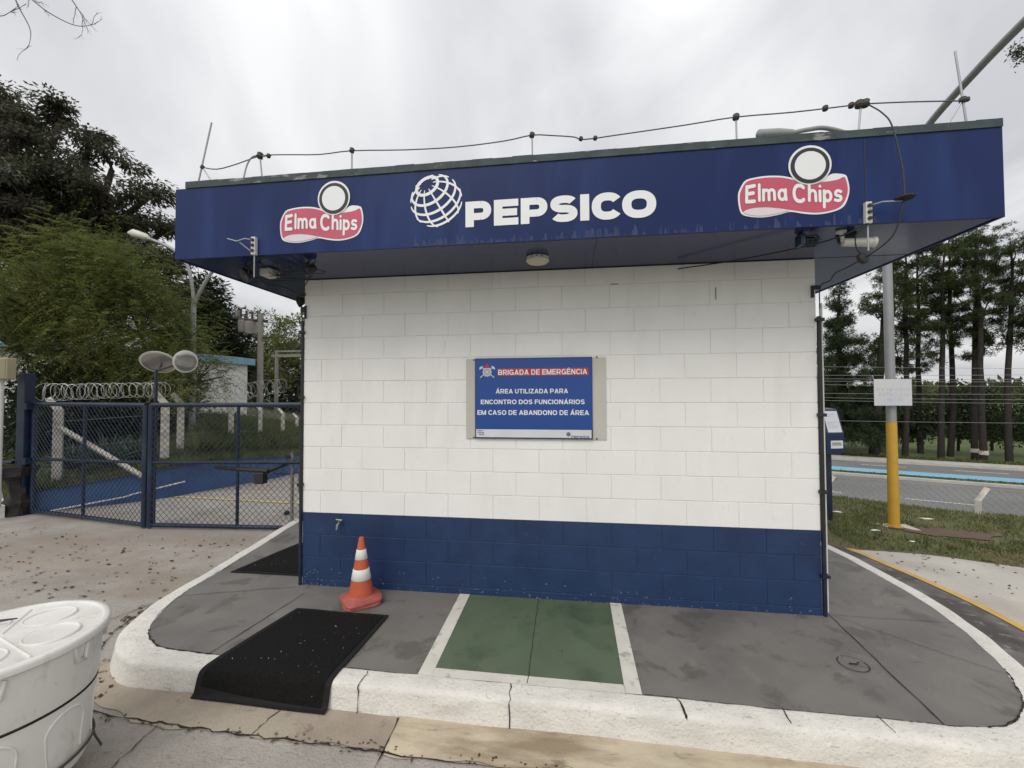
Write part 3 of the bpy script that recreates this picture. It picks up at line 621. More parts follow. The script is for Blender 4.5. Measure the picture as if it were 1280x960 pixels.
def stroke_mesh(mb, P, wd, Y, tr, m=None, closed=False, rnd=False):
    n = len(P); V = []
    for i in range(n):
        p = Vector(P[i]); a = Vector(P[i-1]) if (i > 0 or closed) else None; b = Vector(P[(i+1) % n]) if (i < n-1 or closed) else None
        d1 = (p-a).normalized() if a is not None and (p-a).length > 1e-9 else None; d2 = (b-p).normalized() if b is not None and (b-p).length > 1e-9 else None
        d1 = d1 or d2; d2 = d2 or d1; t = (d1+d2); t = t.normalized() if t.length > 1e-6 else d1; nn_ = Vector((-t.y, t.x)); k = 1/max(.6, nn_.dot(Vector((-d1.y, d1.x))))
        V += [p+nn_*wd/2*k, p-nn_*wd/2*k]
    Q = [tr(v.x, v.y) for v in V]; F = [(2*i, 2*i+1, (2*i+3) % (2*n), (2*i+2) % (2*n)) for i in range(n if closed else n-1)]
    mb.add([(x, Y, z) for x, z in Q], F, m)
    if rnd:
        for j, p in enumerate((P[0], P[-1])): mb.add([(*((lambda q: (q[0], Y-.00012*(j+1), q[1]))(tr(p[0]+wd/2*math.cos(a), p[1]+wd/2*math.sin(a)))),) for a in np.linspace(0, 2*math.pi, 17)[:-1]], [tuple(range(16))], m)
def put_text(mb, body, x0, x1, z0, cap, Y, bold=0., m=None, warp=None, wt=.20, ext=1.0, gap=.13, space=.34):
    glyphs = []; x = 0
    for ch in body:
        if ch == ' ': x += space*ext; continue
        b = {'Á': 'A', 'Ê': 'E'}.get(ch, ch); W = LW.get(b, .6)*ext if b != 'I' else max(wt, .2); glyphs.append((ch, x, W)); x += W+gap-(.09*ext if ch == 'C' else 0)
    tot = x-gap; sx = (x1-x0)/tot; k = 0
    for ch, gx, W in glyphs:
        for kind, P, *wd in glyph(ch, wt, W):
            def tr(u, v):
                q = (x0+(gx+u)*sx, z0+v*cap); return warp(*q) if warp else q
            k += 1; y = Y-.00005*(k % 9)
            if kind == 'p': mb.add([(tr(*p)[0], y, tr(*p)[1]) for p in P], [tuple(range(len(P)))], m)
            else: stroke_mesh(mb, P, wd[0], y, tr, m, kind == 'c')
SOFT = {  # rounded hand drawn letters: strokes in a box, cap height 1
 'E': (.62, [[(.06, .95), (.04, .5), (.02, .05)], [(.06, .93), (.60, .97)], [(.05, .52), (.52, .54)], [(.02, .06), (.58, .04)]]),
 'C': (.80, [sup(.42, .5, .40, .46, 48, 312, 24, 2.2)]),
 'l': (.10, [[(.05, 1.0), (.05, .04)]]),
 'h': (.52, [[(.05, 1.0), (.04, .03)], [(.06, .45)]+sup(.27, .42, .20, .24, 150, 0, 12, 2.2)+[(.48, .03)]]),
 'm': (.86, [[(.04, .66), (.04, .03)], [(.06, .45)]+sup(.23, .42, .18, .22, 150, 0, 12, 2.2)+[(.42, .03)], [(.43, .45)]+sup(.60, .42, .19, .22, 150, 0, 12, 2.2)+[(.80, .03)]]),
 'a': (.56, [sup(.27, .33, .22, .29, 20, 360, 26, 2.1), [(.50, .64), (.50, .30), (.54, .04)]]),
 'i': (.10, [[(.05, .64), (.05, .03)], [(.05, .93), (.055, .93)]]),
 'p': (.54, [[(.05, .66), (.04, -.34)], sup(.27, .33, .22, .29, 160, -170, 26, 2.1)]),
 's': (.46, [[(.42, .58)]+sup(.24, .49, .17, .15, 60, 265, 14, 2.1)+sup(.24, .18, .19, .15, 85, -130, 14, 2.1)+[(.04, .08)]])}
def put_soft(mb, body, x0, x1, z0, cap, Y, m=None, warp=None, wt=.15, gap=.15):
    x = 0; g = []
    for ch in body: g.append((ch, x)); x += SOFT[ch][0]+gap
    sx = (x1-x0)/(x-gap); k = 0
    for ch, gx in g:
        for P in SOFT[ch][1]:
            def tr(u, v): q = (x0+(gx+u)*sx, z0+v*cap); return warp(*q) if warp else q
            k += 1; stroke_mesh(mb, P, wt, Y-.0003*(k % 5), tr, m, False, True)
mb = MB(); put_text(mb, 'PEPSICO', -.719, .593, 2.922, .183, FD-.003, wt=.30, ext=1.22, gap=.085); mb.build('lettering', WHITEG, fascia)
# globe
def globe(mb, cx, cz, Rr, Y, wd, m=None):
    ax = Vector((-.40, .66, .64)).normalized(); e1 = ax.orthogonal().normalized(); e2 = ax.cross(e1)
    def P(co, lo): return ax*math.cos(co)+(e1*math.cos(lo)+e2*math.sin(lo))*math.sin(co)
    cnt = [0]
    def line(pts, w0, taper=True):
        run = []; cnt[0] += 1; Yk = Y-.00006*cnt[0]
        def flush():
            if len(run) > 2:
                L = len(run); vs = []
                for i, p in enumerate(run):
                    t = (run[min(i+1, L-1)]-run[max(i-1, 0)]); n_ = Vector((-t.y, t.x)).normalized() if t.length > 1e-9 else Vector((0, 1))
                    k = i/(L-1); ww = w0*(.3+.7*math.sin(math.pi*k)**.6) if taper else w0
                    vs += [(cx+p.x+n_.x*ww/2, Yk, cz+p.y+n_.y*ww/2), (cx+p.x-n_.x*ww/2, Yk, cz+p.y-n_.y*ww/2)]
                mb.add(vs, [(2*i, 2*i+1, 2*i+3, 2*i+2) for i in range(L-1)], m)
            run.clear()
        for q in pts:
            if q.z > .02: run.append(Vector((q.x*Rr, q.y*Rr)))
            else: flush()
        flush()
    for j, co in enumerate((27, 50, 72, 94, 116)):
        s0 = 0
        pts = [P(R(co), a) for a in np.linspace(0, 2*math.pi, 90)]
        # start the loop on the hidden side
        k = min(range(90), key=lambda i: pts[i].z); pts = pts[k:-1]+pts[:k+1]
        line(pts, wd*(1.15-.07*j), j > 0)
    for lo in np.arange(8, 368, 36):
        line([P(R(c_), R(lo)) for c_ in np.linspace(16, 132, 40)], wd*.72)
mb = MB(); globe(mb, -.935, 3.128, .19, FD-.003, .0195); mb.build('globe_emblem', WHITEG, fascia)
# snack logo: ribbon, round plain badge and lettering
OUT = [(1.111, 3.027), (1.12, 3.066), (1.149, 3.118), (1.186, 3.137), (1.278, 3.148), (1.369, 3.143), (1.432, 3.128), (1.512, 3.11), (1.627, 3.11), (1.67, 3.13), (1.70, 3.134), (1.755, 3.122), (1.770, 3.09), (1.778, 3.041), (1.774, 2.993), (1.753, 2.934), (1.72, 2.903), (1.658, 2.884), (1.587, 2.877), (1.508, 2.886), (1.428, 2.903), (1.364, 2.890), (1.292, 2.879), (1.237, 2.878), (1.173, 2.888), (1.132, 2.907), (1.115, 2.957)]
REDP = [(1.122, 3.026), (1.132, 3.065), (1.158, 3.110), (1.195, 3.127), (1.278, 3.136), (1.369, 3.131), (1.432, 3.115), (1.485, 3.093), (1.547, 3.080), (1.618, 3.084), (1.671, 3.087), (1.715, 3.095), (1.745, 3.108), (1.758, 3.09), (1.767, 3.041), (1.763, 2.993), (1.742, 2.943), (1.711, 2.912), (1.658, 2.896), (1.588, 2.889), (1.508, 2.899), (1.428, 2.916), (1.401, 2.922), (1.347, 2.934), (1.275, 2.943), (1.201, 2.942), (1.155, 2.93), (1.139, 2.919), (1.126, 2.956)]
SW1 = [(1.145, 2.915), (1.19, 2.934), (1.275, 2.940), (1.347, 2.930), (1.405, 2.918), (1.42, 2.912), (1.364, 2.899), (1.292, 2.888), (1.237, 2.887), (1.18, 2.897)]
for dx_ in (0, -3.268):
    fy = lambda Y: (lambda u, v, d: (u+dx_, Y+d, v))
    def poly(mb, P, Y, m): mb.prism(list(reversed(P)), lambda u, v, d: (u+dx_, Y+d, v), .0008, m)
    def disc(mb, c, r, Y, m, ex=1.): mb.prism([(c[0]+r*math.cos(a)*ex, c[1]+r*math.sin(a)) for a in np.linspace(0, 2*math.pi, 49)[:-1]], lambda u, v, d: (u+dx_, Y+d, v), .0008, m)
    mb = MB(); poly(mb, catmull(OUT, 4, True), FD-.0025, WHITEG); poly(mb, catmull(REDP, 4, True), FD-.0045, RED); poly(mb, catmull(SW1, 4, True), FD-.006, PINKW)
    mb.build('ribbon_emblem', None, fascia)
    mb = MB(); disc(mb, (1.547, 3.198), .128, FD-.007, WHITEG); disc(mb, (1.547, 3.194), .116, FD-.009, BLACKV); disc(mb, (1.547, 3.194), .092, FD-.011, WHITEG)
    mb.build('round_badge', None, fascia)
    mb = MB(); wr = lambda x, z: (x+dx_, z-.035*(x-1.15)+.010*math.sin((x-1.15)*9))
    put_soft(mb, 'E', 1.160, 1.212, 2.976, .110, FD-.0065, warp=wr, wt=.22); put_soft(mb, 'lma', 1.236, 1.404, 2.980, .106, FD-.0065, warp=wr, wt=.19, gap=.19)
    put_soft(mb, 'C', 1.448, 1.514, 2.972, .112, FD-.0065, warp=wr, wt=.22); put_soft(mb, 'hips', 1.536, 1.728, 2.982, .104, FD-.0065, warp=wr, wt=.19, gap=.19)
    mb.build('lettering', WHITEG, fascia)
# conduits on the corners
def pipe(name, pts, r, m, par=booth, extra=()):
    mb = MB(); mb.tube(pts, r, 8); 
    for z in extra: mb.box((pts[0][0]-r*1.7, pts[0][1]-r*1.7, z), (pts[0][0]+r*1.7, pts[0][1]+r*1.7, z+.025))
    return mb.build(name, m, par, smooth=True)
pipe('corner_pipe', [(XR+.018, -.004, 2.34), (XR+.018, -.004, .66)], .017, BLACKP, extra=(2.3, 1.55, .95))
pipe('corner_pipe', [(XR+.018, -.004, .66), (XR+.018, -.004, .005)], .017, BLUEM, extra=(.3,))
pipe('white_conduit', [(XR+.052, .03, 2.45), (XR+.052, .03, .02)], .012, WPLAS2)
pipe('corner_pipe', [(XL-.016, -.004, 2.42), (XL-.016, -.004, 1.25)], .014, BLACKP, extra=(2.3, 1.7))
pipe('white_conduit', [(XL-.034, .03, 2.1), (XL-.034, .03, .68)], .012, WPLAS2)
pipe('corner_pipe', [(XL-.018, -.006, 1.25), (XL-.018, -.006, .66)], .015, BLACKP, extra=(.9,))
pipe('corner_pipe', [(XL-.018, -.006, .66), (XL-.018, -.006, .005)], .015, BLUEM)
mb = MB(); mb.box((XL-.03, -.02, 2.50), (XL+.012, -.002, 2.55)); mb.box((XL+.005, -.018, 2.44), (XL+.02, -.002, 2.56)); mb.build('cable_bracket', BLACKP, booth)
mb = MB(); mb.box((XR-.035, -.02, 2.555), (XR+.03, -.002, 2.585)); mb.box((XR-.035, -.02, 2.49), (XR-.018, -.002, 2.56)); mb.build('cable_bracket', BLACKP, booth)
mb = MB(); mb.box((1.196, -.003, 2.50), (1.201, -.0005, 2.60)); mb.build('wall_crack', CRACK, booth); mb = MB(); mb.box((.36, -.003, 2.655), (.42, -.0005, 2.661)); mb.build('wall_crack', CRACK, booth)
# ------------------------------------------------------------------ emergency notice
t_ = thing('notice_board', (-.3, 0, 1.70), 'blue emergency brigade notice board screwed to the white block wall', 'sign')
mb = MB(); mb.box((-.887, -.010, 1.350), (-.775, -.003, 2.043)); mb.build('backing_panel', ACR, t_); mb = MB(); mb.box((.185, -.010, 1.350), (.312, -.003, 2.041)); mb.build('backing_panel', ACR, t_)
bx0, bx1, bz0, bz1 = -.805, .199, 1.352, 2.046; k = (bx1-bx0)/838
U = lambda zx: bx0+(zx-207)*k
Vv = lambda zy: bz1-(zy-160)*(bz1-bz0)/590
mb = MB(); mb.box((bx0, -.022, bz0), (bx1, -.0105, bz1)); mb.build('board_frame', DKT, t_)
mb = MB(); mb.box((bx0+.008, -.0235, bz0+.085), (bx1-.006, -.0222, bz1-.006)); panel = mb.build('blue_panel', SIGNB, t_)
mb = MB(); mb.box((bx0+.010, -.0235, bz0+.012), (bx1-.010, -.0222, bz0+.080)); strip_ = mb.build('white_strip', SIGNG, t_)
mb = MB(); mb.box((U(374), -.0245, Vv(290)), (U(1018), -.0237, Vv(238))); mb.build('red_band', SIGNR, panel)
mb = MB()
put_text(mb, 'BRIGADA DE EMERGÊNCIA', U(378), U(1010), Vv(284), Vv(246)-Vv(284), -.0255, wt=.19)
put_text(mb, 'ÁREA UTILIZADA PARA', U(360), U(876), Vv(420), Vv(387)-Vv(420), -.0250, wt=.19)
put_text(mb, 'ENCONTRO DOS FUNCIONÁRIOS', U(250), U(991), Vv(498), Vv(465)-Vv(498), -.0250, wt=.19)
put_text(mb, 'EM CASO DE ABANDONO DE ÁREA', U(225), U(1020), Vv(576), Vv(542)-Vv(576), -.0250, wt=.19)
mb.build('lettering', WHITEG, panel)
mb = MB(); put_text(mb, 'PEPSICO', U(897), U(1022), Vv(738), Vv(724)-Vv(738), -.0250, wt=.19); globe(mb, U(877), Vv(714), .017, -.0250, .003); mb.build('lettering', DKT, strip_)
mb = MB()
for r_ in range(3):
    for c_ in range(5): 
        if (r_*5+c_) % 6 != 4: mb.box((U(226+c_*10), -.0242, Vv(697+r_*14)), (U(226+c_*10+6), -.0236, Vv(689+r_*14)))
mb.build('small_print', DKT, strip_)
mb = MB(); ec = (U(297), Vv(262))
def ringp(mb, c, r0_, r1_, Y, m, n=32):
    vs = []
    for i in range(n): a = 2*math.pi*i/n; vs += [(c[0]+r0_*math.cos(a), Y, c[1]+r0_*math.sin(a)), (c[0]+r1_*math.cos(a), Y, c[1]+r1_*math.sin(a))]
    mb.add(vs, [(2*i, 2*i+1, 2*((i+1) % n)+1, 2*((i+1) % n)) for i in range(n)], m)
for s in (1, -1):
    for (u0, v0, u1, v1, wd) in ((-.062, -.048, .05, .045, .007),):
        a = Vector((ec[0]+s*u0, 0, ec[1]+v0)); b = Vector((ec[0]+s*u1, 0, ec[1]+v1)); d = (b-a).normalized(); n_ = Vector((-d.z, 0, d.x))*wd/2
        mb.add([(q.x, -.0252, q.z) for q in (a-n_, b-n_, b+n_, a+n_)], [(0, 1, 2, 3) if s > 0 else (3, 2, 1, 0)], SIGNG)
    mb.prism([(ec[0]+s*u, ec[1]+v) for u, v in ([(.035, .055), (.045, .03), (.07, .02), (.065, .045)] if s < 0 else [(.065, .045), (.07, .02), (.045, .03), (.035, .055)])], lambda u, v, d: (u, -.0256+d, v), .0004, SIGNG)
for a in np.linspace(0, 2*math.pi, 13)[:-1]:
    mb.box((ec[0]+.036*math.cos(a)-.005, -.0256, ec[1]+.036*math.sin(a)-.005), (ec[0]+.036*math.cos(a)+.005, -.0252, ec[1]+.036*math.sin(a)+.005), SIGNG)
mb.prism([(ec[0]+.034*math.cos(a), ec[1]+.034*math.sin(a)) for a in np.linspace(0, 2*math.pi, 33)[:-1]], lambda u, v, d: (u, -.0262+d, v), .0004, SIGNG)
ringp(mb, ec, .022, .026, -.0266, DKT); ringp(mb, ec, .012, .015, -.0266, DKT)
mb.prism([(ec[0]-.022, ec[1]+.036), (ec[0]+.022, ec[1]+.036), (ec[0]+.012, ec[1]+.062), (ec[0], ec[1]+.078), (ec[0]-.012, ec[1]+.062)], lambda u, v, d: (u, -.0268+d, v), .0006, SIGNR)
mb.build('crossed_axes_emblem', None, panel)
for (x, z) in ((bx0-.012, bz1-.012), (.238, bz1-.002), (bx0-.012, bz0+.006), (.232, bz0+.006)):
    mb = MB(); mb.lathe([(.007, 0), (.007, .006), (.004, .009)], (x, -.010, z), 12, axis=(0, -1, 0)); mb.build('screw', BLACKP, t_)

# ------------------------------------------------------------------ fixtures on the booth
t_ = thing('ceiling_light', (-.232, -.348, 2.8), 'round cream ceiling light under the blue roof overhang', 'lamp')
mb = MB(); mb.lathe([(.082, .0), (.088, -.004), (.088, -.034), (.078, -.040)], (-.232, -.348, 2.804), 40)
mb.build('housing', WPLAS2, t_, True)
mb = MB(); mb.lathe([(.078, .002), (.076, -.006), (.05, -.012), (0.0001, -.014)], (-.232, -.348, 2.7645), 40); mb.build('diffuser', LENS, t_, True)
for a in (-115, -90, -65):
    mb = MB(); mb.box((-.232+.0885*math.cos(R(a))-.007, -.348+.0885*math.sin(R(a))-.002, 2.786), (-.232+.0885*math.cos(R(a))+.007, -.348+.0885*math.sin(R(a))+.002, 2.792))
    mb.build('vent', BLACKP, t_)

t_ = thing('security_camera', (1.92, -.60, 2.80), 'white bullet security camera under the right end of the roof', 'camera')
mb = MB(); mb.tube([(1.80, -.60, 2.725), (1.965, -.62, 2.712)], [.026, .030], 20); mb.build('housing', WPLAS2, t_, True)
mb = MB(); mb.tube([(1.960, -.6195, 2.7125), (1.980, -.622, 2.711)], [.034, .034], 20); mb.build('sunshade', WPLAS2, t_, True)
mb = MB(); mb.tube([(1.9802, -.622, 2.711), (1.985, -.6225, 2.7105)], [.022, .022], 16); mb.build('lens', BLACKP, t_)
mb = MB(); mb.tube([(1.80, -.60, 2.73), (1.79, -.60, 2.80)], .012, 8); mb.lathe([(.03, 0), (.03, .012)], (1.79, -.60, 2.79), 16); mb.build('bracket', WPLAS2, t_)
t_ = thing('dome_camera', (1.88, -.5, 2.80), 'small black sensor under the roof beside the white bullet camera', 'camera')
mb = MB(); mb.lathe([(.05, 0), (.052, -.02), (.045, -.045), (.02, -.06), (.0001, -.063)], (1.88, -.50, 2.802), 20); mb.build('dome', BLACKP, t_, True)
mb = MB(); mb.lathe([(.060, 0), (.060, -.008)], (1.88, -.50, 2.805), 20); mb.build('mount', BLUEM, t_)

t_ = thing('caged_lamp', (1.60, -.58, 2.80), 'dark blue caged lamp under the roof at the right corner of the wall', 'lamp')
mb = MB(); mb.box((1.535, -.62, 2.72), (1.565, -.54, 2.795), bev=.004); mb.tube([(1.55, -.58, 2.79), (1.55, -.58, 2.803)], .02, 10); mb.build('bracket', BLUEM, t_)
mb = MB(); mb.tube([(1.57, -.58, 2.752), (1.655, -.58, 2.752)], [.026, .022], 14); mb.build('glass', GLASSD, t_, True)
mb = MB()
for a in range(0, 360, 60):
    c_, s_ = math.cos(R(a)), math.sin(R(a)); mb.tube([(1.566, -.58+.038*c_, 2.752+.038*s_), (1.64, -.58+.038*c_, 2.752+.038*s_), (1.668, -.58+.02*c_, 2.752+.02*s_)], .0032, 6)
for x in (1.575, 1.61, 1.64): mb.tube([(x, -.58+.038*math.cos(a), 2.752+.038*math.sin(a)) for a in np.linspace(0, 2*math.pi, 20)[:-1]], .003, 6, closed=True)
mb.build('cage', BLUEM, t_, True)

def floodlight(loc, label, d, r=.055, drop=.03):
    t_ = thing('floodlight', loc, label, 'floodlight', 'black floodlights under the roof')
    L = Vector(loc); d = Vector(d).normalized(); c = L+Vector((0, 0, -drop-r))
    mb = MB(); mb.lathe([(r*.4, -.06), (r*.7, -.045), (r, -.01), (r*1.08, .0), (r*1.08, .012), (r*.9, .012)], c, 20, axis=d); mb.build('housing', BLACKP, t_, True)
    mb = MB(); mb.lathe([(r*.88, 0), (.0001, .004)], c+d*.0125, 20, axis=d); mb.build('lens', GLASSD, t_, True)
    s = d.cross(Vector((0, 0, 1))).normalized()*(r*1.2)
    mb = MB(); mb.tube([c-s, c-s+Vector((0, 0, r*.9)), L+Vector((0, 0, 0)), c+s+Vector((0, 0, r*.9)), c+s], .006, 6); mb.build('bracket', BLACKP, t_)
floodlight((-2.62, -.50, 2.80), 'black round floodlight under the far left end of the blue roof', (-.4, -.7, -.5))
floodlight((-2.06, -.50, 2.80), 'black spotlight under the roof above the left corner of the white wall', (-.9, -.3, -.4), .045, .015)
floodlight((-2.50, .02, 2.66), 'black spotlight low on the left corner of the wall, below the roof', (-.7, -.6, -.4), .045, .01)
mb = MB(); mb.box((-2.46, -.02, 2.655), (XL+.01, -.003, 2.675)); tag(mb.build('lamp_bracket', BLACKP, loc=(-2.45, 0, 2.66)), 'short black bracket holding the lowest spotlight on the left wall corner', 'bracket')
# weathered bird nest like junction box
t_ = thing('junction_box', (-2.42, -.35, 2.80), 'dirty broken white junction box with loose wires under the left roof corner', 'box')
mb = MB(); mb.box((-2.56, -.42, 2.735), (-2.45, -.30, 2.800), bev=.01); mb.build('housing', WPLAS2, t_)
mb = MB()
for q in range(7):
    a = Vector((-2.45+random.uniform(-.05, .05), -.36+random.uniform(-.05, .05), 2.78)); mb.tube(catmull([a, a+Vector((random.uniform(-.02, .1), random.uniform(-.05, .05), -.05)), a+Vector((random.uniform(.08, .25), random.uniform(-.1, .1), -.03)), a+Vector((random.uniform(.2, .35), random.uniform(-.1, .15), .02))], 5), .003, 5)
mb.build('loose_wire', CABLE, t_)

def insul(x, z0, label, side, grp='white insulator brackets on the fascia'):
    t_ = thing('insulator_bracket', (x, FD, z0), label, 'bracket', grp)
    mb = MB(); mb.box((x-.018, FD-.03, z0), (x+.018, FD-.0005, z0+.135), bev=.003); mb.build('plate', WPLAS2, t_)
    for zz_ in (.02, .06, .1): mb = MB(); mb.lathe([(.010, 0), (.013, .004), (.013, .014), (.010, .018)], (x, FD-.036, z0+zz_), 10); mb.build('insulator', RUST, t_, True)
    mb = MB()
    if side > 0: mb.tube([(x+.01, FD-.03, z0+.11), (x+.05, FD-.07, z0+.112), (x+.10, FD-.10, z0+.098), (x+.135, FD-.1, z0+.098)], .004, 6)
    else: mb.tube([(x-.01, FD-.03, z0+.11), (x-.05, FD-.05, z0+.115), (x-.10, FD-.07, z0+.09), (x-.17, FD-.08, z0+.11)], .004, 6); mb.tube([(x-.01, FD-.03, z0+.02), (x-.085, FD-.06, z0+.085)], .004, 6)
    mb.build('arm', STEEL, t_, True)
    mb = MB(); mb.tube([(x, FD-.012, z0), (x, FD-.012, z0-.17)], .005, 6); mb.build('rod', STEEL, t_)
insul(1.872, 2.795, 'white bracket with insulators on the right end of the fascia', 1)
insul(-2.36, 2.798, 'white bracket with insulators on the left end of the fascia', -1)
# cables on the right
t_ = thing('power_cable', (1.9, -.8, 2.9), 'black cable dropping from the roof wire over the fascia to the right wall corner', 'cable')
Pc = [(1.96, -.62, 3.62), (2.00, -.68, 3.52), (2.01, -.745, 3.39), (2.02, -.80, 3.1), (2.012, -.82, 2.93), (2.00, -.82, 2.86), (1.98, -.80, 2.73), (1.95, -.76, 2.66), (1.89, -.66, 2.60), (1.87, -.50, 2.58), (1.92, -.3, 2.60), (1.97, -.15, 2.585), (1.962, -.04, 2.57), (1.962, -.03, 2.40)]
mb = MB(); mb.tube(catmull(Pc, 6), .0045, 6); mb.build('wire', CABLE, t_, True)
mb = MB(); mb.lathe([(.045, 0), (.052, .006), (.045, .014), (.025, .02)], (2.015, -.82, 2.90), 20); mb.build('coil', CABLE, t_, True)
mb = MB(); mb.lathe([(.02, -.02), (.035, -.012), (.038, 0), (.035, .012), (.02, .02)], (1.885, -.65, 2.60), 16, axis=(.3, -1, .2)); mb.build('splice', CABLE, t_, True)
mb = MB(); mb.tube(catmull([(1.87, -.74, 2.79), (1.82, -.7, 2.74), (1.83, -.68, 2.66), (1.88, -.66, 2.61)], 5), .004, 6); mb.tube(catmull([(1.87, -.735, 2.80), (1.7, -.60, 2.74), (1.3, -.3, 2.735), (.9, -.02, 2.76)], 6), .005, 6); mb.build('wire', CABLE, t_, True)
t_ = thing('loose_cable', (-2.2, -.5, 2.75), 'tangled black cables hanging under the left end of the roof', 'cable')
mb = MB()
for P in ([(-2.60, -.50, 2.74), (-2.55, -.5, 2.80), (-2.45, -.55, 2.80), (-2.38, -.6, 2.76), (-2.25, -.5, 2.72), (-2.1, -.46, 2.75)],
          [(-2.36, -.70, 2.79), (-2.30, -.66, 2.79), (-2.22, -.5, 2.75), (-2.25, -.2, 2.78), (-2.5, .0, 2.66)],
          [(-2.62, -.46, 2.73), (-2.5, -.4, 2.70), (-2.3, -.45, 2.71), (-2.1, -.5, 2.745)],
          [(-2.1, -.66, 2.80), (-2.08, -.6, 2.76), (-2.02, -.55, 2.76), (-2.0, -.5, 2.8)],
          [(-2.50, .0, 2.68), (-2.62, .0, 2.74), (-2.75, -.1, 2.76), (-2.8, -.1, 2.80)], [(-2.47, .02, 2.62), (-2.455, .0, 2.5), (-2.44, -.01, 2.4)]):
    mb.tube(catmull(P, 5), .0045, 6)
mb.build('wire', CABLE, t_, True)

# tap
tp = aty(427, 652, 0)
t_ = thing('tap', (tp.x, 0, tp.z), 'small metal garden tap on the blue base near the left corner', 'tap')
mb = MB(); mb.tube([(tp.x, .0, tp.z), (tp.x, -.05, tp.z), (tp.x, -.075, tp.z-.012), (tp.x-.003, -.08, tp.z-.05)], [.011, .012, .011, .009], 10); mb.build('spout', CHROME, t_, True)
mb = MB(); mb.tube([(tp.x, -.045, tp.z), (tp.x, -.045, tp.z+.028)], .006, 8); mb.tube([(tp.x-.028, -.045, tp.z+.03), (tp.x+.03, -.045, tp.z+.027)], .0055, 8); mb.build('handle', CHROME, t_, True)

# ------------------------------------------------------------------ lightning wire on the roof edge
t_ = thing('lightning_conductor', (0, -.62, 3.4), 'grey lightning conductor wire on short rods along the roof edge', 'lightning rod')
Yw = -.62
def W3(P): return [(x, Yw, z) for x, z in P]
mb = MB(); r_ = .0042
wirepts = [(-2.912, 3.571), (-2.78, 3.545), (-2.6, 3.575), (-2.404, 3.623), (-2.2, 3.617), (-1.9, 3.595), (-1.632, 3.603), (-1.2, 3.575), (-.8, 3.565), (-.45, 3.580), (-.249, 3.606), (-.1, 3.590), (.05, 3.567), (.1, 3.545), (.2, 3.545), (.3, 3.552), (.8, 3.585), (1.142, 3.612), (1.5, 3.612), (1.857, 3.625), (1.914, 3.628), (2.2, 3.615), (2.512, 3.592)]
for k in range(len(wirepts)-1): pass
mb.tube(W3(catmull(wirepts, 3)), r_, 6); mb.build('wire', WIREDK, t_, True)
for a, b in (((-1.632, 3.605), (-1.631, 3.37)), ((-.249, 3.60), (-.244, 3.37)), ((1.142, 3.60), (1.145, 3.37)), ((-2.404, 3.62), (-2.375, 3.37)), ((1.914, 3.62), (1.890, 3.37))):
    mb = MB(); mb.tube(W3([a, b]), .006, 6); mb.build('support_rod', STEEL, t_)
mb = MB(); mb.tube(W3(catmull([(-2.36, 3.617), (-2.46, 3.625), (-2.52, 3.55), (-2.56, 3.37)], 4)), .006, 6); mb.build('support_rod', STEEL, t_)
for P in (((-2.835, 3.93), (-2.965, 3.37)), ((2.47, 3.92), (2.53, 3.37))):
    mb = MB(); mb.tube(W3(P), .0065, 6); mb.build('air_rod', STEEL, t_)
for P in (((-2.912, 3.571), (-2.77, 3.37)), ((2.505, 3.60), (2.37, 3.37))):
    mb = MB(); mb.tube(W3(P), .006, 6); mb.build('strut', STEEL, t_)
for (x, z, s) in ((-2.404, 3.625, .026), (-2.33, 3.618, .017), (-1.632, 3.605, .020), (-.249, 3.606, .020), (.10, 3.55, .015), (.2, 3.546, .015), (1.142, 3.612, .022), (1.857, 3.625, .018), (1.905, 3.628, .026), (1.94, 3.63, .026), (1.70, 3.62, .018), (-2.912, 3.572, .016), (2.505, 3.598, .02), (2.53, 3.60, .014)):
    mb = MB(); mb.lathe([(s*.5, -s), (s, -s*.6), (s*.85, 0), (s, s*.6), (s*.5, s)], (x, Yw, z), 10, axis=(.2, .3, 1)); mb.build('clamp', RUST, t_, True)

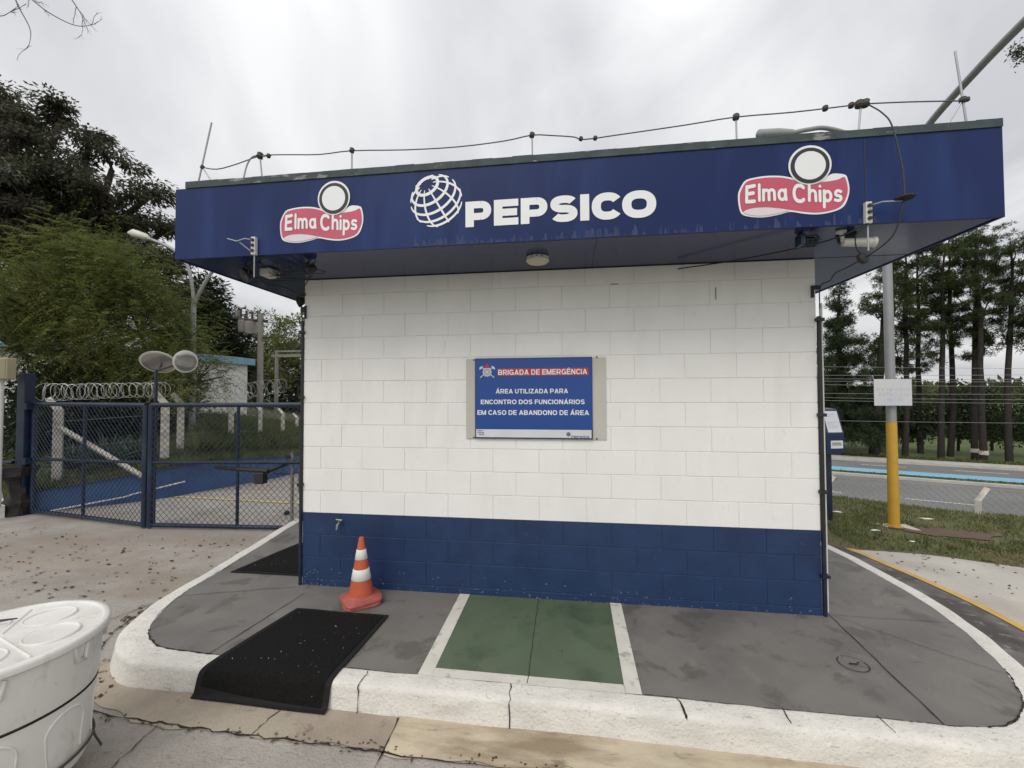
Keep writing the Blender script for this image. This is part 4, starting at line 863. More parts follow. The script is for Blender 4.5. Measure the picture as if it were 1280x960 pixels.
# ------------------------------------------------------------------ mats
def kz(y):   # height of the kerb front by distance out
    d = -1.060-y
    if d <= 0: return .006
    zs = [(0, .006), (.03, .006), (.09, .003), (.118, -.003), (.138, -.014), (.150, -.034), (.160, -.07), (.172, -.125), (.19, -.141), (.4, -.1435)]
    return float(np.interp(d, [a for a, b in zs], [b for a, b in zs]))
def floor_mat(cor, label, name='floor_mat'):
    t_ = thing(name, (sum(c[0] for c in cor)/4, sum(c[1] for c in cor)/4, 0), label, 'mat', 'black floor mats on the grey pavement')
    BL, BR, FR_, FL_ = [Vector(c) for c in cor]
    def P(u, v, dz): 
        q = (BL*(1-u)+BR*u)*(1-v)+(FL_*(1-u)+FR_*u)*v; return (q.x, q.y, kz(q.y)+dz+.002*math.sin(u*9+v*5)+.002)
    def sheet(us, vs, z1, m, nm):
        mb = MB(); nu, nv = len(us), len(vs)
        V = [P(u, v, z1) for v in vs for u in us]+[P(u, v, 0) for v in vs for u in us]; o = nu*nv; F = []
        for j in range(nv-1):
            for i in range(nu-1): q = j*nu+i; F.append((q, q+nu, q+nu+1, q+1))
        for j in range(nv-1): a = j*nu; F.append((a, a+o, a+nu+o, a+nu)); b = a+nu-1; F.append((b, b+nu, b+nu+o, b+o))
        for i in range(nu-1): F.append((i, i+1, i+1+o, i+o)); a = (nv-1)*nu+i; F.append((a, a+o, a+1+o, a+1))
        mb.add(V, F); return mb.build(nm, m, t_, True, 50)
    sheet(list(np.linspace(0, 1, 24)), list(np.linspace(0, 1, 90)), .006, RUBE, 'rubber_edge')
    sheet(list(np.linspace(.045, .955, 24)), list(np.linspace(.035, .965, 90)), .011, RUBBER, 'pile')
    # lint and grit trodden into the pile
    rg = np.random.default_rng(5); mb = MB()
    for q in range(32):
        u, v = rg.uniform(.07, .93), rg.uniform(.06, .95); c = P(u, v, .0135); a = rg.uniform(0, 6.28); l = .003+.014*rg.random()**4; w_ = rg.uniform(.0008, .002)
        dx_, dy_ = math.cos(a), math.sin(a); mb.add([(c[0]-dy_*w_, c[1]+dx_*w_, c[2]), (c[0]+dy_*w_, c[1]-dx_*w_, c[2]), (c[0]+dx_*l+dy_*w_, c[1]+dy_*l-dx_*w_, c[2]+.001), (c[0]+dx_*l-dy_*w_, c[1]+dy_*l+dx_*w_, c[2]+.001)], [(0, 1, 2, 3)])
    o = mb.build('lint', LINEW, t_); o['kind'] = 'stuff'
    return t_
m1 = floor_mat([(-2.185, -.424), (-1.402, -.440), (-1.43, -1.275), (-2.33, -1.252)], 'large black fibre mat draped over the front kerb beside the traffic cone')
m2 = floor_mat([(-3.12, .977), (-2.50, 1.02), (-2.50, .16), (-3.285, .152)], 'black floor mat lying round the left side of the booth')

# ------------------------------------------------------------------ traffic cone (two nested)
cx, cy_ = -1.735, -.235; KS = .87; _n0 = set(o.name for o in bpy.data.objects)
t_ = thing('traffic_cone', (cx, cy_, 0), 'orange traffic cone with two white bands beside the blue wall base', 'traffic cone')
def cone_base(z, rot, s, nm):
    mb = MB(); n = 48; rings = []
    for (r, zz_) in ((.175, .0), (.178, .008), (.172, .022), (.14, .030), (.118, .042), (.105, .06)):
        ring = []
        for k in range(n):
            a = 2*math.pi*k/n; p = 4.5 if r > .13 else 2.
            rad = r*s/((abs(math.cos(a))**p+abs(math.sin(a))**p)**(1/p)); a2 = a+rot
            lift = .008*math.cos(2*a) if r > .13 else 0
            ring.append((cx+rad*math.cos(a2), cy_+rad*math.sin(a2), z+zz_+max(lift, -.0)*(.6)))
        rings += ring
    f = [(i*n+k, i*n+(k+1) % n, (i+1)*n+(k+1) % n, (i+1)*n+k) for i in range(5) for k in range(n)]+[tuple(reversed(range(n)))]
    mb.add(rings, f); return mb.build(nm, ORBASE, t_, True, 50)
cone_base(.004, .62, .98, 'base'); cone_base(.032, .75, 1.0, 'base')
Rc = lambda z: .117+(.022-.117)*(z-.06)/(.615-.06)
mb = MB(); zs = [.06, .10, .20, .30, .40, .50, .59, .605, .612]; mb.lathe([(Rc(z), z) for z in zs]+[(.016, .618)], (cx, cy_, 0), 40); mb.build('cone_body', ORANGE, t_, True, 60)
for z0_, z1_ in ((.225, .325), (.415, .505)):
    mb = MB(); mb.lathe([(Rc(z0_)+.001, z0_), (Rc(z0_)+.003, z0_+.002), (Rc(z1_)+.003, z1_-.002), (Rc(z1_)+.001, z1_)], (cx, cy_, 0), 40); mb.build('reflective_band', REFL, t_, True, 60)
mb = MB(); mb.lathe([(.0225, .608), (.0225, .614), (.013, .616)], (cx, cy_, 0), 24); mb.build('tip', RUST, t_, True, 60)
for o in bpy.data.objects:
    if o.name not in _n0 and o.type == 'MESH': o.data.transform(Matrix.Scale(KS, 4))

# ------------------------------------------------------------------ white lidded bin, front left
bx, by, br = -2.66, -1.95, .45; _n1 = set(o.name for o in bpy.data.objects)
t_ = thing('white_bin', (bx, by, -.15), 'large round white plastic bin with a moulded lid on a metal stand', 'bin')
mb = MB(); prof_b = [(.0001, -.07), (.34, -.07), (.365, -.06), (.378, -.03), (.386, .06), (.400, .22), (.404, .235), (.406, .25), (.412, .262), (.427, .42), (.432, .465)]
mb.lathe(prof_b, (bx, by, 0), 72); body = mb.build('tub', WPLAS, t_, True, 30)
mb = MB(); mb.lathe([(.4035, .2365), (.408, .239), (.4095, .245), (.406, .249)], (bx, by, 0), 72); mb.build('dark_seam', CRACK, t_, True, 60)
# moulded arched ribs round the tub
mb = MB()
for k in range(8):
    a0 = R(k*45+8)
    def onb(a, z): 
        r = float(np.interp(z, [.06, .22], [.386, .400]))+.0015; return (bx+r*math.cos(a), by+r*math.sin(a), z)
    hw = R(15); P = []
    for z in np.linspace(.02, .14, 6): P.append(onb(a0-hw*(.85+.15*(z/.14)), z))
    for q in np.linspace(math.pi, 0, 14): P.append(onb(a0+hw*math.cos(q), .14+.07*math.sin(q)))
    for z in np.linspace(.14, .02, 6): P.append(onb(a0+hw*(.85+.15*(z/.14)), z))
    mb.tube(P, .0055, 8)
mb.build('moulded_rib', WPLAS, t_, True, 60)
for a in (12, 55, 100, -35, 170, 235, 290):
    a = R(a); c = Vector((bx+.43*math.cos(a), by+.43*math.sin(a), .40)); tg = Vector((-math.sin(a), math.cos(a), 0))
    mb = MB(); mb.tube([c-tg*.035+Vector((0, 0, .06)), c-tg*.02, c+tg*.03+Vector((0, 0, -.012)), c+tg*.045+Vector((0, 0, .05))], [.012, .014, .014, .010], 8); mb.build('lug', WPLAS, t_, True, 60)
mb = MB(); Lp = [(.440, .462), (.452, .461), (.459, .466), (.461, .482), (.457, .491), (.449, .496), (.432, .496), (.425, .489), (.415, .486), (.0001, .500)]
mb.lathe(Lp, (bx, by, 0), 96); lid = mb.build('lid', WPLAS, t_, True, 45)
mb = MB()
for k in range(5):
    a = R(k*72+20); c = Vector((bx+.245*math.cos(a), by+.245*math.sin(a), 0))
    mb.tube([(c.x+.115*math.cos(q), c.y+.115*math.sin(q), (.490)) for q in np.linspace(0, 2*math.pi, 40)[:-1]], .0075, 8, closed=True)
for k in range(5):
    a = R(k*72+56); mb.tube([(bx+.03*math.cos(a), by+.03*math.sin(a), .497), (bx+.39*math.cos(a), by+.39*math.sin(a), .485)], .0075, 8)
mb.build('lid_moulding', WPLAS, lid, True, 60)
mb = MB()
mb.tube([(bx+.394*math.cos(a), by+.394*math.sin(a), -.005) for a in np.linspace(0, 2*math.pi, 60)[:-1]], .006, 8, closed=True)
mb.build('stand_ring', RUST, t_, True)
for a in (5, 65, 125, 185, 245, 305):
    a = R(a); mb = MB(); mb.tube([(bx+.394*math.cos(a), by+.394*math.sin(a), -.005), (bx+.405*math.cos(a), by+.405*math.sin(a), -.08), (bx+.44*math.cos(a), by+.44*math.sin(a), -.145)], .006, 8); mb.build('leg', RUST, t_, True)
mb = MB(); mb.tube([(bx-.42, by-.02, .515), (bx-.18, by+.12, .512), (bx-.12, by+.16, .510)], [.005, .006, .003], 8)
tag(mb.build('stick', RUST, smooth=True, loc=(bx, by, -.15)), 'thin dark stick lying on the lid of the white bin', 'stick')
mb = MB(); mb.tube([(bx+.36, by+.14, -.14), (bx+.45, by+.20, -.14), (bx+.53, by+.25, -.142)], [.005, .009, .003], 8)
tag(mb.build('dry_pod', RUST, smooth=True, loc=(bx, by, -.15)), 'dark dry seed pod on the ground beside the bin stand', 'seed pod')

for o in bpy.data.objects:
    if o.name not in _n1 and o.type == 'MESH': o.data.transform(Matrix.Diagonal((.835, .835, 1.154, 1)))
# ------------------------------------------------------------------ fallen leaves
n = 170; x = rng.uniform(-3.1, .6, n); y = -1.455+rng.normal(0, .018, n)-np.where(x < -2.5, 0, 0); x[:45] = rng.uniform(-3.5, -2.9, 45); y[:45] = rng.uniform(-1.35, -1.0, 45)
P = np.stack([x, y, np.full(n, -.1405)], 1); a = rng.uniform(0, 2*np.pi, n); D = np.stack([np.cos(a), np.sin(a), rng.uniform(0, .3, n)], 1); S = np.stack([-np.sin(a), np.cos(a), 0*a], 1); L = (.008+.03*rng.random(n)**2)[:, None]; W = rng.uniform(.003, .009, n)[:, None]
tag(quads_object('gutter_debris', np.stack([P, P+D*L*.45+S*W, P+D*L, P+D*L*.4-S*W], 1), DEAD), 'dark leaf crumbs caught along the cracked joint in front of the kerb', 'debris', kind='stuff')
n = 480; u = rng.random(n); x = -8.2+u*4.6; y = 1.55-rng.random(n)**.8*2.6
x2 = -3.5-.25*rng.random(90)-.0; y2 = rng.uniform(-1.0, 1.2, 90); x3 = rng.uniform(-3.5, -2.9, 25); y3 = rng.uniform(-1.35, -1.05, 25)
x = np.concatenate([x, x2, x3]); y = np.concatenate([y, y2, y3]); n = len(x)
P = np.stack([x, y, np.full(n, -.143)], 1); a = rng.uniform(0, 2*np.pi, n); D = np.stack([np.cos(a), np.sin(a), rng.uniform(-.05, .25, n)], 1)
S = np.stack([-np.sin(a), np.cos(a), rng.uniform(-.2, .2, n)], 1); L = (.02+.05*rng.random(n)**1.8)[:, None]; W = rng.uniform(.006, .017, n)[:, None]
Q = np.stack([P, P+D*L*.45+S*W, P+D*L+np.array([0, 0, .004]), P+D*L*.4-S*W+np.array([0, 0, .006])], 1)
tag(quads_object('fallen_leaves', Q, DEAD), 'scatter of brown fallen leaves over the concrete in front of the gate', 'leaves', kind='stuff')
n = 150; x = 3.55+rng.random(n)*3.2; y = np.where(x < 3.7, 1.9, np.interp(x, ex, ey))-rng.random(n)**2*1.1-.02
P = np.stack([x, y, np.full(n, -.135)], 1); a = rng.uniform(0, 2*np.pi, n); D = np.stack([np.cos(a), np.sin(a), rng.uniform(-.05, .25, n)], 1)
S = np.stack([-np.sin(a), np.cos(a), 0*a], 1); L = rng.uniform(.02, .045, n)[:, None]; W = rng.uniform(.006, .014, n)[:, None]
tag(quads_object('leaf_litter', np.stack([P, P+D*L*.45+S*W, P+D*L, P+D*L*.4-S*W], 1), DEAD), 'dry leaf litter along the grass edge of the pale concrete on the right', 'leaves', kind='stuff')
def litter(px, py, z, s, label):
    c = atz(px, py, z); mb = MB(); n_ = 9
    vs = [(c.x, c.y, c.z+.03*s)]; 
    for k in range(n_): a = 2*math.pi*k/n_; vs.append((c.x+.11*s*math.cos(a)*random.uniform(.6, 1.3), c.y+.06*s*math.sin(a)*random.uniform(.6, 1.3), c.z+random.uniform(0, .03)*s))
    mb.add(vs, [(0, k+1, (k+1) % n_+1) for k in range(n_)]); tag(mb.build('litter', PAPER, loc=tuple(c)), label, 'litter', 'white litter lying on the grass')
litter(1158, 650, 0, .9, 'crumpled white litter right of the yellow pole base')
litter(1046, 640, 0, .6, 'crumpled white litter beside the blue totem post')
litter(1094, 663, 0, .5, 'thin white scrap on the grass left of the yellow pole base')
litter(1140, 677, 0, .3, 'tiny white scrap near the edge of the pale concrete')

# ------------------------------------------------------------------ right: pole lamp, sign, totem, fence
t_ = thing('street_lamp', (4.45, 2.92, -.1), 'grey street lamp pole with yellow painted lower part on the right verge', 'street lamp')
px_, py_ = 4.45, 2.92; g0 = float(vz(px_, py_))
mb = MB(); mb.tube([(px_, py_, g0-.1), (px_, py_, 1.33)], [.064, .060], 20); mb.tube([(px_, py_, g0-.02), (px_, py_, g0+.03)], [.10, .085], 20); mb.build('painted_base', YEL, t_, True, 50)
mb = MB(); mb.box((px_-.24, py_-.14, g0-.03), (px_+.24, py_+.14, g0+.008), bev=.01); mb.build('footing', CONC_L, t_)
mb = MB(); mb.tube([(px_, py_, 1.331), (px_, py_, 4.3), (px_, py_, 4.5)], [.057, .052, .048], 20); mb.build('pole', LSTEEL, t_, True, 50)
mb = MB(); mb.tube(catmull([(px_, py_, 4.0), (4.38, 2.65, 4.42), (4.18, 2.1, 4.62), (4.0, 1.6, 4.715), (3.88, .9, 4.80), (3.8, .39, 4.83), (3.72, -.3, 4.86), (3.6, -1.2, 4.87)], 6), .036, 12); mb.build('arm', LSTEEL, t_, True, 50)
mb = MB(); mb.tube([(3.6, -1.18, 4.87), (3.57, -1.4, 4.87), (3.50, -1.95, 4.86), (3.49, -2.02, 4.86)], [.05, .1, .12, .04], 14); mb.build('lamp_head', LSTEEL, t_, True, 50)
A0 = Vector((px_, py_, 4.0)); mb = MB(); hd = at(990, 166, 5.45); md = at(1030, 160, 5.55); m2_ = at(1056, 166, 5.65)
mb.tube(catmull([A0, A0+Vector((-.15, -.03, .5)), m2_+Vector((.12, 0, -.10)), m2_, md, (md+hd)/2+Vector((0, 0, .01)), hd], 6), .028, 12); mb.build('arm', LSTEEL, t_, True, 50)
h0 = hd; h1 = at(972, 167, 5.4); h2 = at(946, 168, 5.35); mb = MB(); mb.tube([h0, h1, h1+(h2-h1)*.9, h2], [.042, .062, .058, .02], 14); mb.build('lamp_head', LSTEEL, t_, True, 50)
t_ = thing('pole_sign', (px_, py_-.09, 1.7), 'white rectangular sign with faded lettering strapped to the lamp pole', 'sign')
c0 = aty(1092, 474, py_-.10); c1 = aty(1140, 507, py_-.10)
mb = MB(); mb.box((c0.x, py_-.105, c1.z), (c1.x, py_-.098, c0.z)); mb.build('sign_plate', FADEB2, t_)
mb = MB(); wS = c1.x-c0.x; hS = c0.z-c1.z; YS = py_-.1065
for (s_, u0, u1, v, h_) in (('F F I B', .08, .50, .56, .10), ('C O C O', .56, .95, .56, .11), ('E STA', .12, .50, .37, .12), ('C  C LU', .54, .95, .37, .12), ('IOI', .34, .47, .16, .13), ('I I', .64, .74, .16, .12)):
    put_text(mb, s_, c0.x+u0*wS, c0.x+u1*wS, c1.z+v*hS, h_*hS, YS, wt=.15)
mb.build('faded_lettering', FADEB, t_)
mb = MB(); mb.tube([(px_+.083*math.cos(a), py_+.083*math.sin(a), 1.76) for a in np.linspace(0, 2*math.pi, 20)[:-1]], .006, 6, closed=True); mb.build('strap', STEEL, t_)

# blue totem
gq = (3.724, 3.102); g0 = float(vz(*gq))
t_ = thing('ticket_totem', (gq[0], gq[1], g0), 'slim blue card reader totem standing on the grass behind the right wall corner', 'ticket machine')
mb = MB(); mb.box((gq[0]-.035, gq[1]-.035, g0-.05), (gq[0]+.035, gq[1]+.035, .86), bev=.004); mb.build('post', BLUEM, t_)
X0, X1, Y0_, Y1_ = gq[0]-.135, gq[0]+.135, gq[1]-.14, gq[1]+.12; Mt = Matrix.Translation((gq[0], gq[1], 0)) @ Matrix.Rotation(.25, 4, 'Z') @ Matrix.Translation((-gq[0], -gq[1], 0))
TB = mat('blue_totem_paint', (.008, .024, .085), .35, .08, 6)
mb = MB(); pr_ = [(Y0_, .88), (Y0_, 1.16), (Y0_+.10, 1.50), (Y1_, 1.52), (Y1_, .92)]
v = [Mt @ Vector((X0, y, z)) for y, z in pr_]+[Mt @ Vector((X1, y, z)) for y, z in pr_]; mb.add(v, [(0, 1, 2, 3, 4), (9, 8, 7, 6, 5)]+[(i, i+5, (i+1) % 5+5, (i+1) % 5) for i in range(5)]); mb.build('housing', TB, t_)
mb = MB(); q = lambda u, w_, o: Mt @ Vector((X0+u*(X1-X0), Y0_+.10*w_-o, 1.16+.34*w_+o*.3))
mb.add([q(.1, .05, .003), q(.92, .05, .003), q(.92, .93, .003), q(.1, .93, .003)], [(0, 1, 2, 3)]); mb.build('screen', SIGNG, t_)
mb = MB(); 
for w0_, u1_ in ((.45, .85), (.38, .6), (.3, .8), (.22, .7), (.7, .5), (.78, .75)): mb.add([q(.18, w0_, .005), q(u1_, w0_, .005), q(u1_, w0_+.03, .005), q(.18, w0_+.03, .005)], [(0, 1, 2, 3)])
mb.build('printed_lines', FADEB, t_)
mb = MB(); mb.box((X0+.06, Y0_-.003, .95), (X1-.02, Y0_-.0005, 1.06), M=Mt); lb = mb.build('sticker', PAPER, t_)
mb = MB(); mb.box((X0+.08, Y0_-.0045, 1.02), (X1-.05, Y0_-.0035, 1.032), M=Mt); mb.box((X0+.075, Y0_-.0045, .995), (X1-.04, Y0_-.0035, 1.006), M=Mt); mb.build('printed_lines', DKT, lb)
for u in (.35, .7):
    mb = MB(); c_ = Mt @ Vector((X0+u*(X1-X0), Y0_-.001, 1.11)); mb.lathe([(.012, 0), (.012, .006)], c_, 12, axis=(0, -1, 0)); mb.build('button', BLACKP, t_)

def chainlink(mb, a, b, z0, z1, cell=.055, r=.0022, z0b=None, z1b=None):
    a, b = Vector(a), Vector(b); L = (b-a).length; d = (b-a).normalized()
    z0b = z0 if z0b is None else z0b; z1b = z1 if z1b is None else z1b
    H = max(z1-z0, z1b-z0b); n_ = int((L+H)/cell)+1
    def p(s, t): f = s/L; return (a.x+d.x*s, a.y+d.y*s, (z0+(z0b-z0)*f)+((z1-z0)+((z1b-z0b)-(z1-z0))*f)*t/H)
    for i in range(n_):
        s = i*cell
        for sg in (1, -1):
            # line from (s0,0) to (s0+-H, H)
            s0 = s if sg > 0 else s; s1 = s-H if sg > 0 else None
            if sg > 0: A_, B_ = (s, 0), (s-H, H)
            else: A_, B_ = (s-H, 0), (s, H)
            (xa, ta), (xb, tb) = A_, B_
            if xa > xb: (xa, ta), (xb, tb) = (xb, tb), (xa, ta)
            if xb <= 0 or xa >= L: continue
            if xa < 0: ta += (tb-ta)*(-xa)/(xb-xa); xa = 0
            if xb > L: tb = ta+(tb-ta)*(L-xa)/(xb-xa); xb = L
            if xb-xa < .01: continue
            mb.tube([p(xa, ta), p(xb, tb)], r, 3, cap=False)
# right fence
F0 = Vector((1.6, 7.05)); F1 = Vector((14.2, 1.50))
f_ = thing('chain_link_fence', (7.5, 4.5, -1.5), 'grey chain link fence with bent concrete posts beyond the grass verge', 'fence')
mb = MB(); chainlink(mb, (F0.x, F0.y, 0), (F1.x, F1.y, 0), -1.3, .10, .11, .0042, -1.3, .08)
mb.tube([(F0.x, F0.y, .10), (F1.x, F1.y, .08)], .004, 4); mb.build('wire_mesh', WIREG, f_)
cpx = atz(1216, 612, -.10)
dfe = (F1-F0).normalized()
def solve_on_fence(px):
    best = min(np.linspace(0, 1, 2000), key=lambda t: abs(((Vector((*(F0+(F1-F0)*t), 0))-CAM).dot(rt)/(Vector((*(F0+(F1-F0)*t), 0))-CAM).dot(fw))*FOC+640-px)); return F0+(F1-F0)*best
for px in (1217, 1030, 1330):
    c = solve_on_fence(px); mb = MB(); nn_ = Vector((.4, .91))
    mb.tube([(c.x, c.y-.08, -1.7), (c.x, c.y-.08, -.10), (c.x+.16, c.y-.06, .10)], .055, 4); mb.build('post', CPOST, f_)

# overhead wires right
t_ = thing('overhead_wires', (20, 18, 3), 'bundle of overhead wires crossing in front of the pines above the road', 'wires')
mb = MB()
for (y0, y1, d) in ((468, 463, 13), (471, 470, 13.2), (474, 473, 13.4), (477, 480, 13.5), (489, 489, 14), (493, 497, 14), (495, 503, 14.2), (521, 527, 15), (455, 458, 16)):
    a = at(760, y0-3, d*1.6); b = at(1500, y1+3, d); M_ = (a+b)/2-Vector((0, 0, .12)); mb.tube(catmull([a, (a*.5+M_*.5)-Vector((0, 0, .03)), M_, (b*.5+M_*.5)-Vector((0, 0, .03)), b], 5), .0065, 4)
mb.build('wire', WIREG, t_)
# ------------------------------------------------------------------ gate
def leaf(a, b, label, zs, mids):
    a, b = Vector((*a, 0)), Vector((*b, 0)); d = (b-a).normalized(); L = (b-a).length; z0a, z1a, zma = zs[0]; z0b, z1b, zmb = zs[1]
    t_ = thing('mesh_gate', tuple((a+b)/2+Vector((0, 0, -.15))), label, 'gate', 'leaves of the blue mesh gate')
    def P(s, z): f = s/L; return (a.x+d.x*s, a.y+d.y*s, z(f))
    zb = lambda f: z0a+(z0b-z0a)*f; zt = lambda f: z1a+(z1b-z1a)*f; zm = lambda f: zma+(zmb-zma)*f
    for nm, zf, r in (('top_rail', zt, .034), ('bottom_rail', zb, .030), ('middle_rail', zm, .024)):
        mb = MB(); mb.tube([P(0, zf), P(L, zf)], r, 10); mb.build(nm, BLUEM, t_, True)
    for s, r in [(0, .034), (L, .042)]+[(m_*L, .022) for m_ in mids]:
        mb = MB(); mb.tube([P(s, lambda f: zb(f)-.03), P(s, zt)], r, 10); mb.build('stile', BLUEM, t_, True)
    mb = MB(); chainlink(mb, (a.x, a.y-.03, 0), (b.x, b.y-.03, 0), z0a, z1a, .088, .0034, z0b, z1b); mb.build('wire_mesh', WIRE, t_)
    return t_
G1 = leaf((-8.48, 2.10), (-5.99, 1.70), 'left leaf of the blue mesh gate, hung on the thick blue post', ((-.09, 1.61, .73), (-.10, 1.60, .78)), (.48,))
G2 = leaf((-3.66, 1.83), (-5.90, 1.70), 'right leaf of the blue mesh gate, next to the guard booth', ((-.10, 1.60, .80), (-.10, 1.60, .78)), (.42,))
t_ = thing('gate_post', (-8.62, 2.08, -.15), 'thick square dark blue gate post with a battered dark base', 'post')
mb = MB(); mb.box((-8.68, 2.0, -.15), (-8.53, 2.14, 2.10), bev=.008); mb.build('post', BLUEM, t_)
mb = MB()
vs = []
for z in np.linspace(-.15, .62, 12):
    for k in range(14):
        a = 2*math.pi*k/14; r = (.17+.05*math.sin(z*9+k)+random.uniform(-.012, .012))*(1.35 if z > .45 else 1-.25*(z > .1)); vs.append((-8.67+r*math.cos(a), 2.03+r*.8*math.sin(a), z))
mb.add(vs, [(i*14+k, i*14+(k+1) % 14, (i+1)*14+(k+1) % 14, (i+1)*14+k) for i in range(11) for k in range(14)]+[tuple(11*14+k for k in range(14))]); mb.build('dark_wrapping', mat('tarry_wrapping', (.015, .013, .012), .8, .3, 10, (.05, .03, .02), 6, .5, .6, .6), t_, True)
for z in (.66, 1.52): mb = MB(); mb.box((-8.56, 1.98, z), (-8.46, 2.06, z+.1)); mb.build('hinge', BLUEM, t_)
t_ = thing('barrier_rail', (-9.8, 1.9, .7), 'dark blue horizontal rail leading left from the thick gate post', 'rail')
mb = MB(); mb.tube([(-8.7, 1.99, .69), (-11.5, 1.95, .69)], .028, 8); mb.build('rail', BLUEM, t_, True)
mb = MB(); mb.tube([(-11.5, 1.95, -.15), (-11.5, 1.95, .8)], .04, 8); mb.build('post', BLUEM, t_, True)
# mirrors
t_ = thing('traffic_mirror', (-6.02, 1.86, -.15), 'pair of hazy round convex mirrors on a thin pole behind the gate centre', 'mirror')
mb = MB(); mb.tube([(-6.02, 1.86, -.15), (-6.04, 1.88, 2.12)], .022, 10); mb.build('pole', BLUEM, t_, True)
def mirror(c, d, r, nm):
    c = Vector(c); mb = MB(); mb.lathe([(.0001, .030), (r*.5, .024), (r*.85, .010), (r*.96, 0)], c, 40, axis=d); m_ = mb.build(nm, MIRR, t_, True)
    mb = MB(); mb.lathe([(r*.95, -.012), (r*1.0, -.012), (r*1.03, .0), (r*.96, .006)], c, 40, axis=d); mb.build('rim', WPLAS2, m_, True)
    mb = MB(); mb.lathe([(.0001, -.03), (r*.7, -.025), (r*.95, -.012)], c, 40, axis=d); mb.build('back', STEEL, m_, True)
c1_ = at(198, 453, 6.45); c2_ = at(232, 452, 6.4)
mirror(c1_, (.35, -.60, -.80), .225, 'mirror'); mirror(c2_, (.95, -.35, -.1), .165, 'mirror')
mb = MB(); mb.tube([(-6.04, 1.88, 2.10), tuple((c1_+c2_)/2+Vector((0, .12, -.02))), tuple(c2_+Vector((-.03, .06, 0)))], .014, 8); mb.tube([(-6.04, 1.88, 2.08), tuple(c1_+Vector((-.02, .10, 0)))], .014, 8); mb.build('bracket', RUST, t_, True)

# boundary fence posts + razor wire
posts = [(-8.62, 2.52, .16, 1.50, .065), (-7.86, 3.74, .24, 1.57, .075), (-8.19, 4.40, .25, 1.57, .07), (-8.31, 5.90, .2, 1.52, .062), (-8.67, 7.36, .06, 1.33, .055), (-9.38, 9.30, -.16, 1.13, .055), (-10.18, 11.2, -.35, .89, .055)]
t_ = thing('boundary_fence', (-8.3, 5, 0), 'whitewashed concrete post fence with bent tops and coiled razor wire on the bank', 'fence')
for i, (x, y, z0, z1, r) in enumerate(posts):
    mb = MB(); k_ = r/.06
    q = [(x, y, z0-.3), (x, y, z1), (x-.16*k_, y-.02, z1+.17*k_)]; mb.tube(q, [r*1.3, r*1.25, r*.9], 4); mb.build('post', CPOST, t_)
mb = MB(); mb.tube([(-8.60, 2.50, 1.22), (-7.45, 3.02, .26)], .045, 4); mb.build('diagonal_brace', CPOST, t_)
mb = MB()
for i in range(len(posts)-1):
    a, b = posts[i], posts[i+1]
    for f in (.15, .5, .85): mb.tube([(a[0], a[1], a[2]+(a[3]-a[2])*f), (b[0], b[1], b[2]+(b[3]-b[2])*f)], .003, 4)
mb.build('strand_wire', WIREG, t_)
def coil(P, r, pitch, wob=.0):
    P = [Vector(p) for p in catmull(P, 10)]; pts = []; L = 0
    for i in range(len(P)-1):
        a, b = P[i], P[i+1]; d = b-a; l = d.length; n_ = max(2, int(l/pitch*20))
        t = d.normalized(); x = t.cross(Vector((0, 0, 1))).normalized(); y = x.cross(t)
        for k in range(n_):
            s = L+l*k/n_; th = 2*math.pi*s/pitch; rr = r*(1+wob*math.sin(s*5.3)); pts.append(a+d*k/n_+x*math.cos(th)*rr+y*math.sin(th)*rr+t*math.sin(th*1.0)*pitch*.5)
        L += l
    return pts
Pz = lambda i, dz=.28, dx=-.1: (posts[i][0]+dx, posts[i][1], posts[i][3]+dz)
for path, r, pit in (([(-8.6, 2.3, 1.80), (-8.55, 2.5, 1.80), (-8.0, 3.3, 1.84), (-7.9, 3.7, 1.85)], .14, .085), ([(-8.05, 3.6, 1.85), (-8.19, 4.4, 1.88), (-8.28, 5.2, 1.86), (-8.4, 5.9, 1.84)], .19, .28), ([(-8.4, 5.9, 1.84), (-8.6, 6.8, 1.86), (-8.8, 7.36, 1.92), (-9.4, 9.3, 2.05)], .22, .42)):
    C_ = [Vector(p) for p in catmull(path, 12)]; mb = MB(); pts = []; dist = 0; nxt = 0; k = 0; step = pit*.62
    for i in range(1, len(C_)):
        seg_ = C_[i]-C_[i-1]
        while nxt <= dist+seg_.length:
            c = C_[i-1]+seg_*((nxt-dist)/seg_.length); d = Matrix.Rotation((.85 if k % 2 else -.75)+random.uniform(-.25, .25), 3, 'Z') @ seg_.normalized(); d = (d+Vector((0, 0, random.uniform(-.15, .15)))).normalized()
            x_ = d.cross(Vector((0, 0, 1))).normalized(); y_ = x_.cross(d); rr = r*random.uniform(.88, 1.08); q = [c+x_*math.cos(a)*rr+y_*math.sin(a)*rr+d*random.uniform(-.004, .004) for a in np.linspace(0, 2*math.pi, 25)[:-1]]
            mb.tube(q, .0042, 4, closed=True); pts += q; k += 1; nxt += step*random.uniform(.7, 1.3)
        dist += seg_.length
    for i in range(0, len(pts), 5):
        p = pts[i]; d = Vector((random.uniform(-1, 1), random.uniform(-1, 1), random.uniform(-1, 1))).normalized()*.018; mb.tube([p-d, p+d], [.004, .0015], 3)
    mb.build('razor_coil', RAZOR, t_)
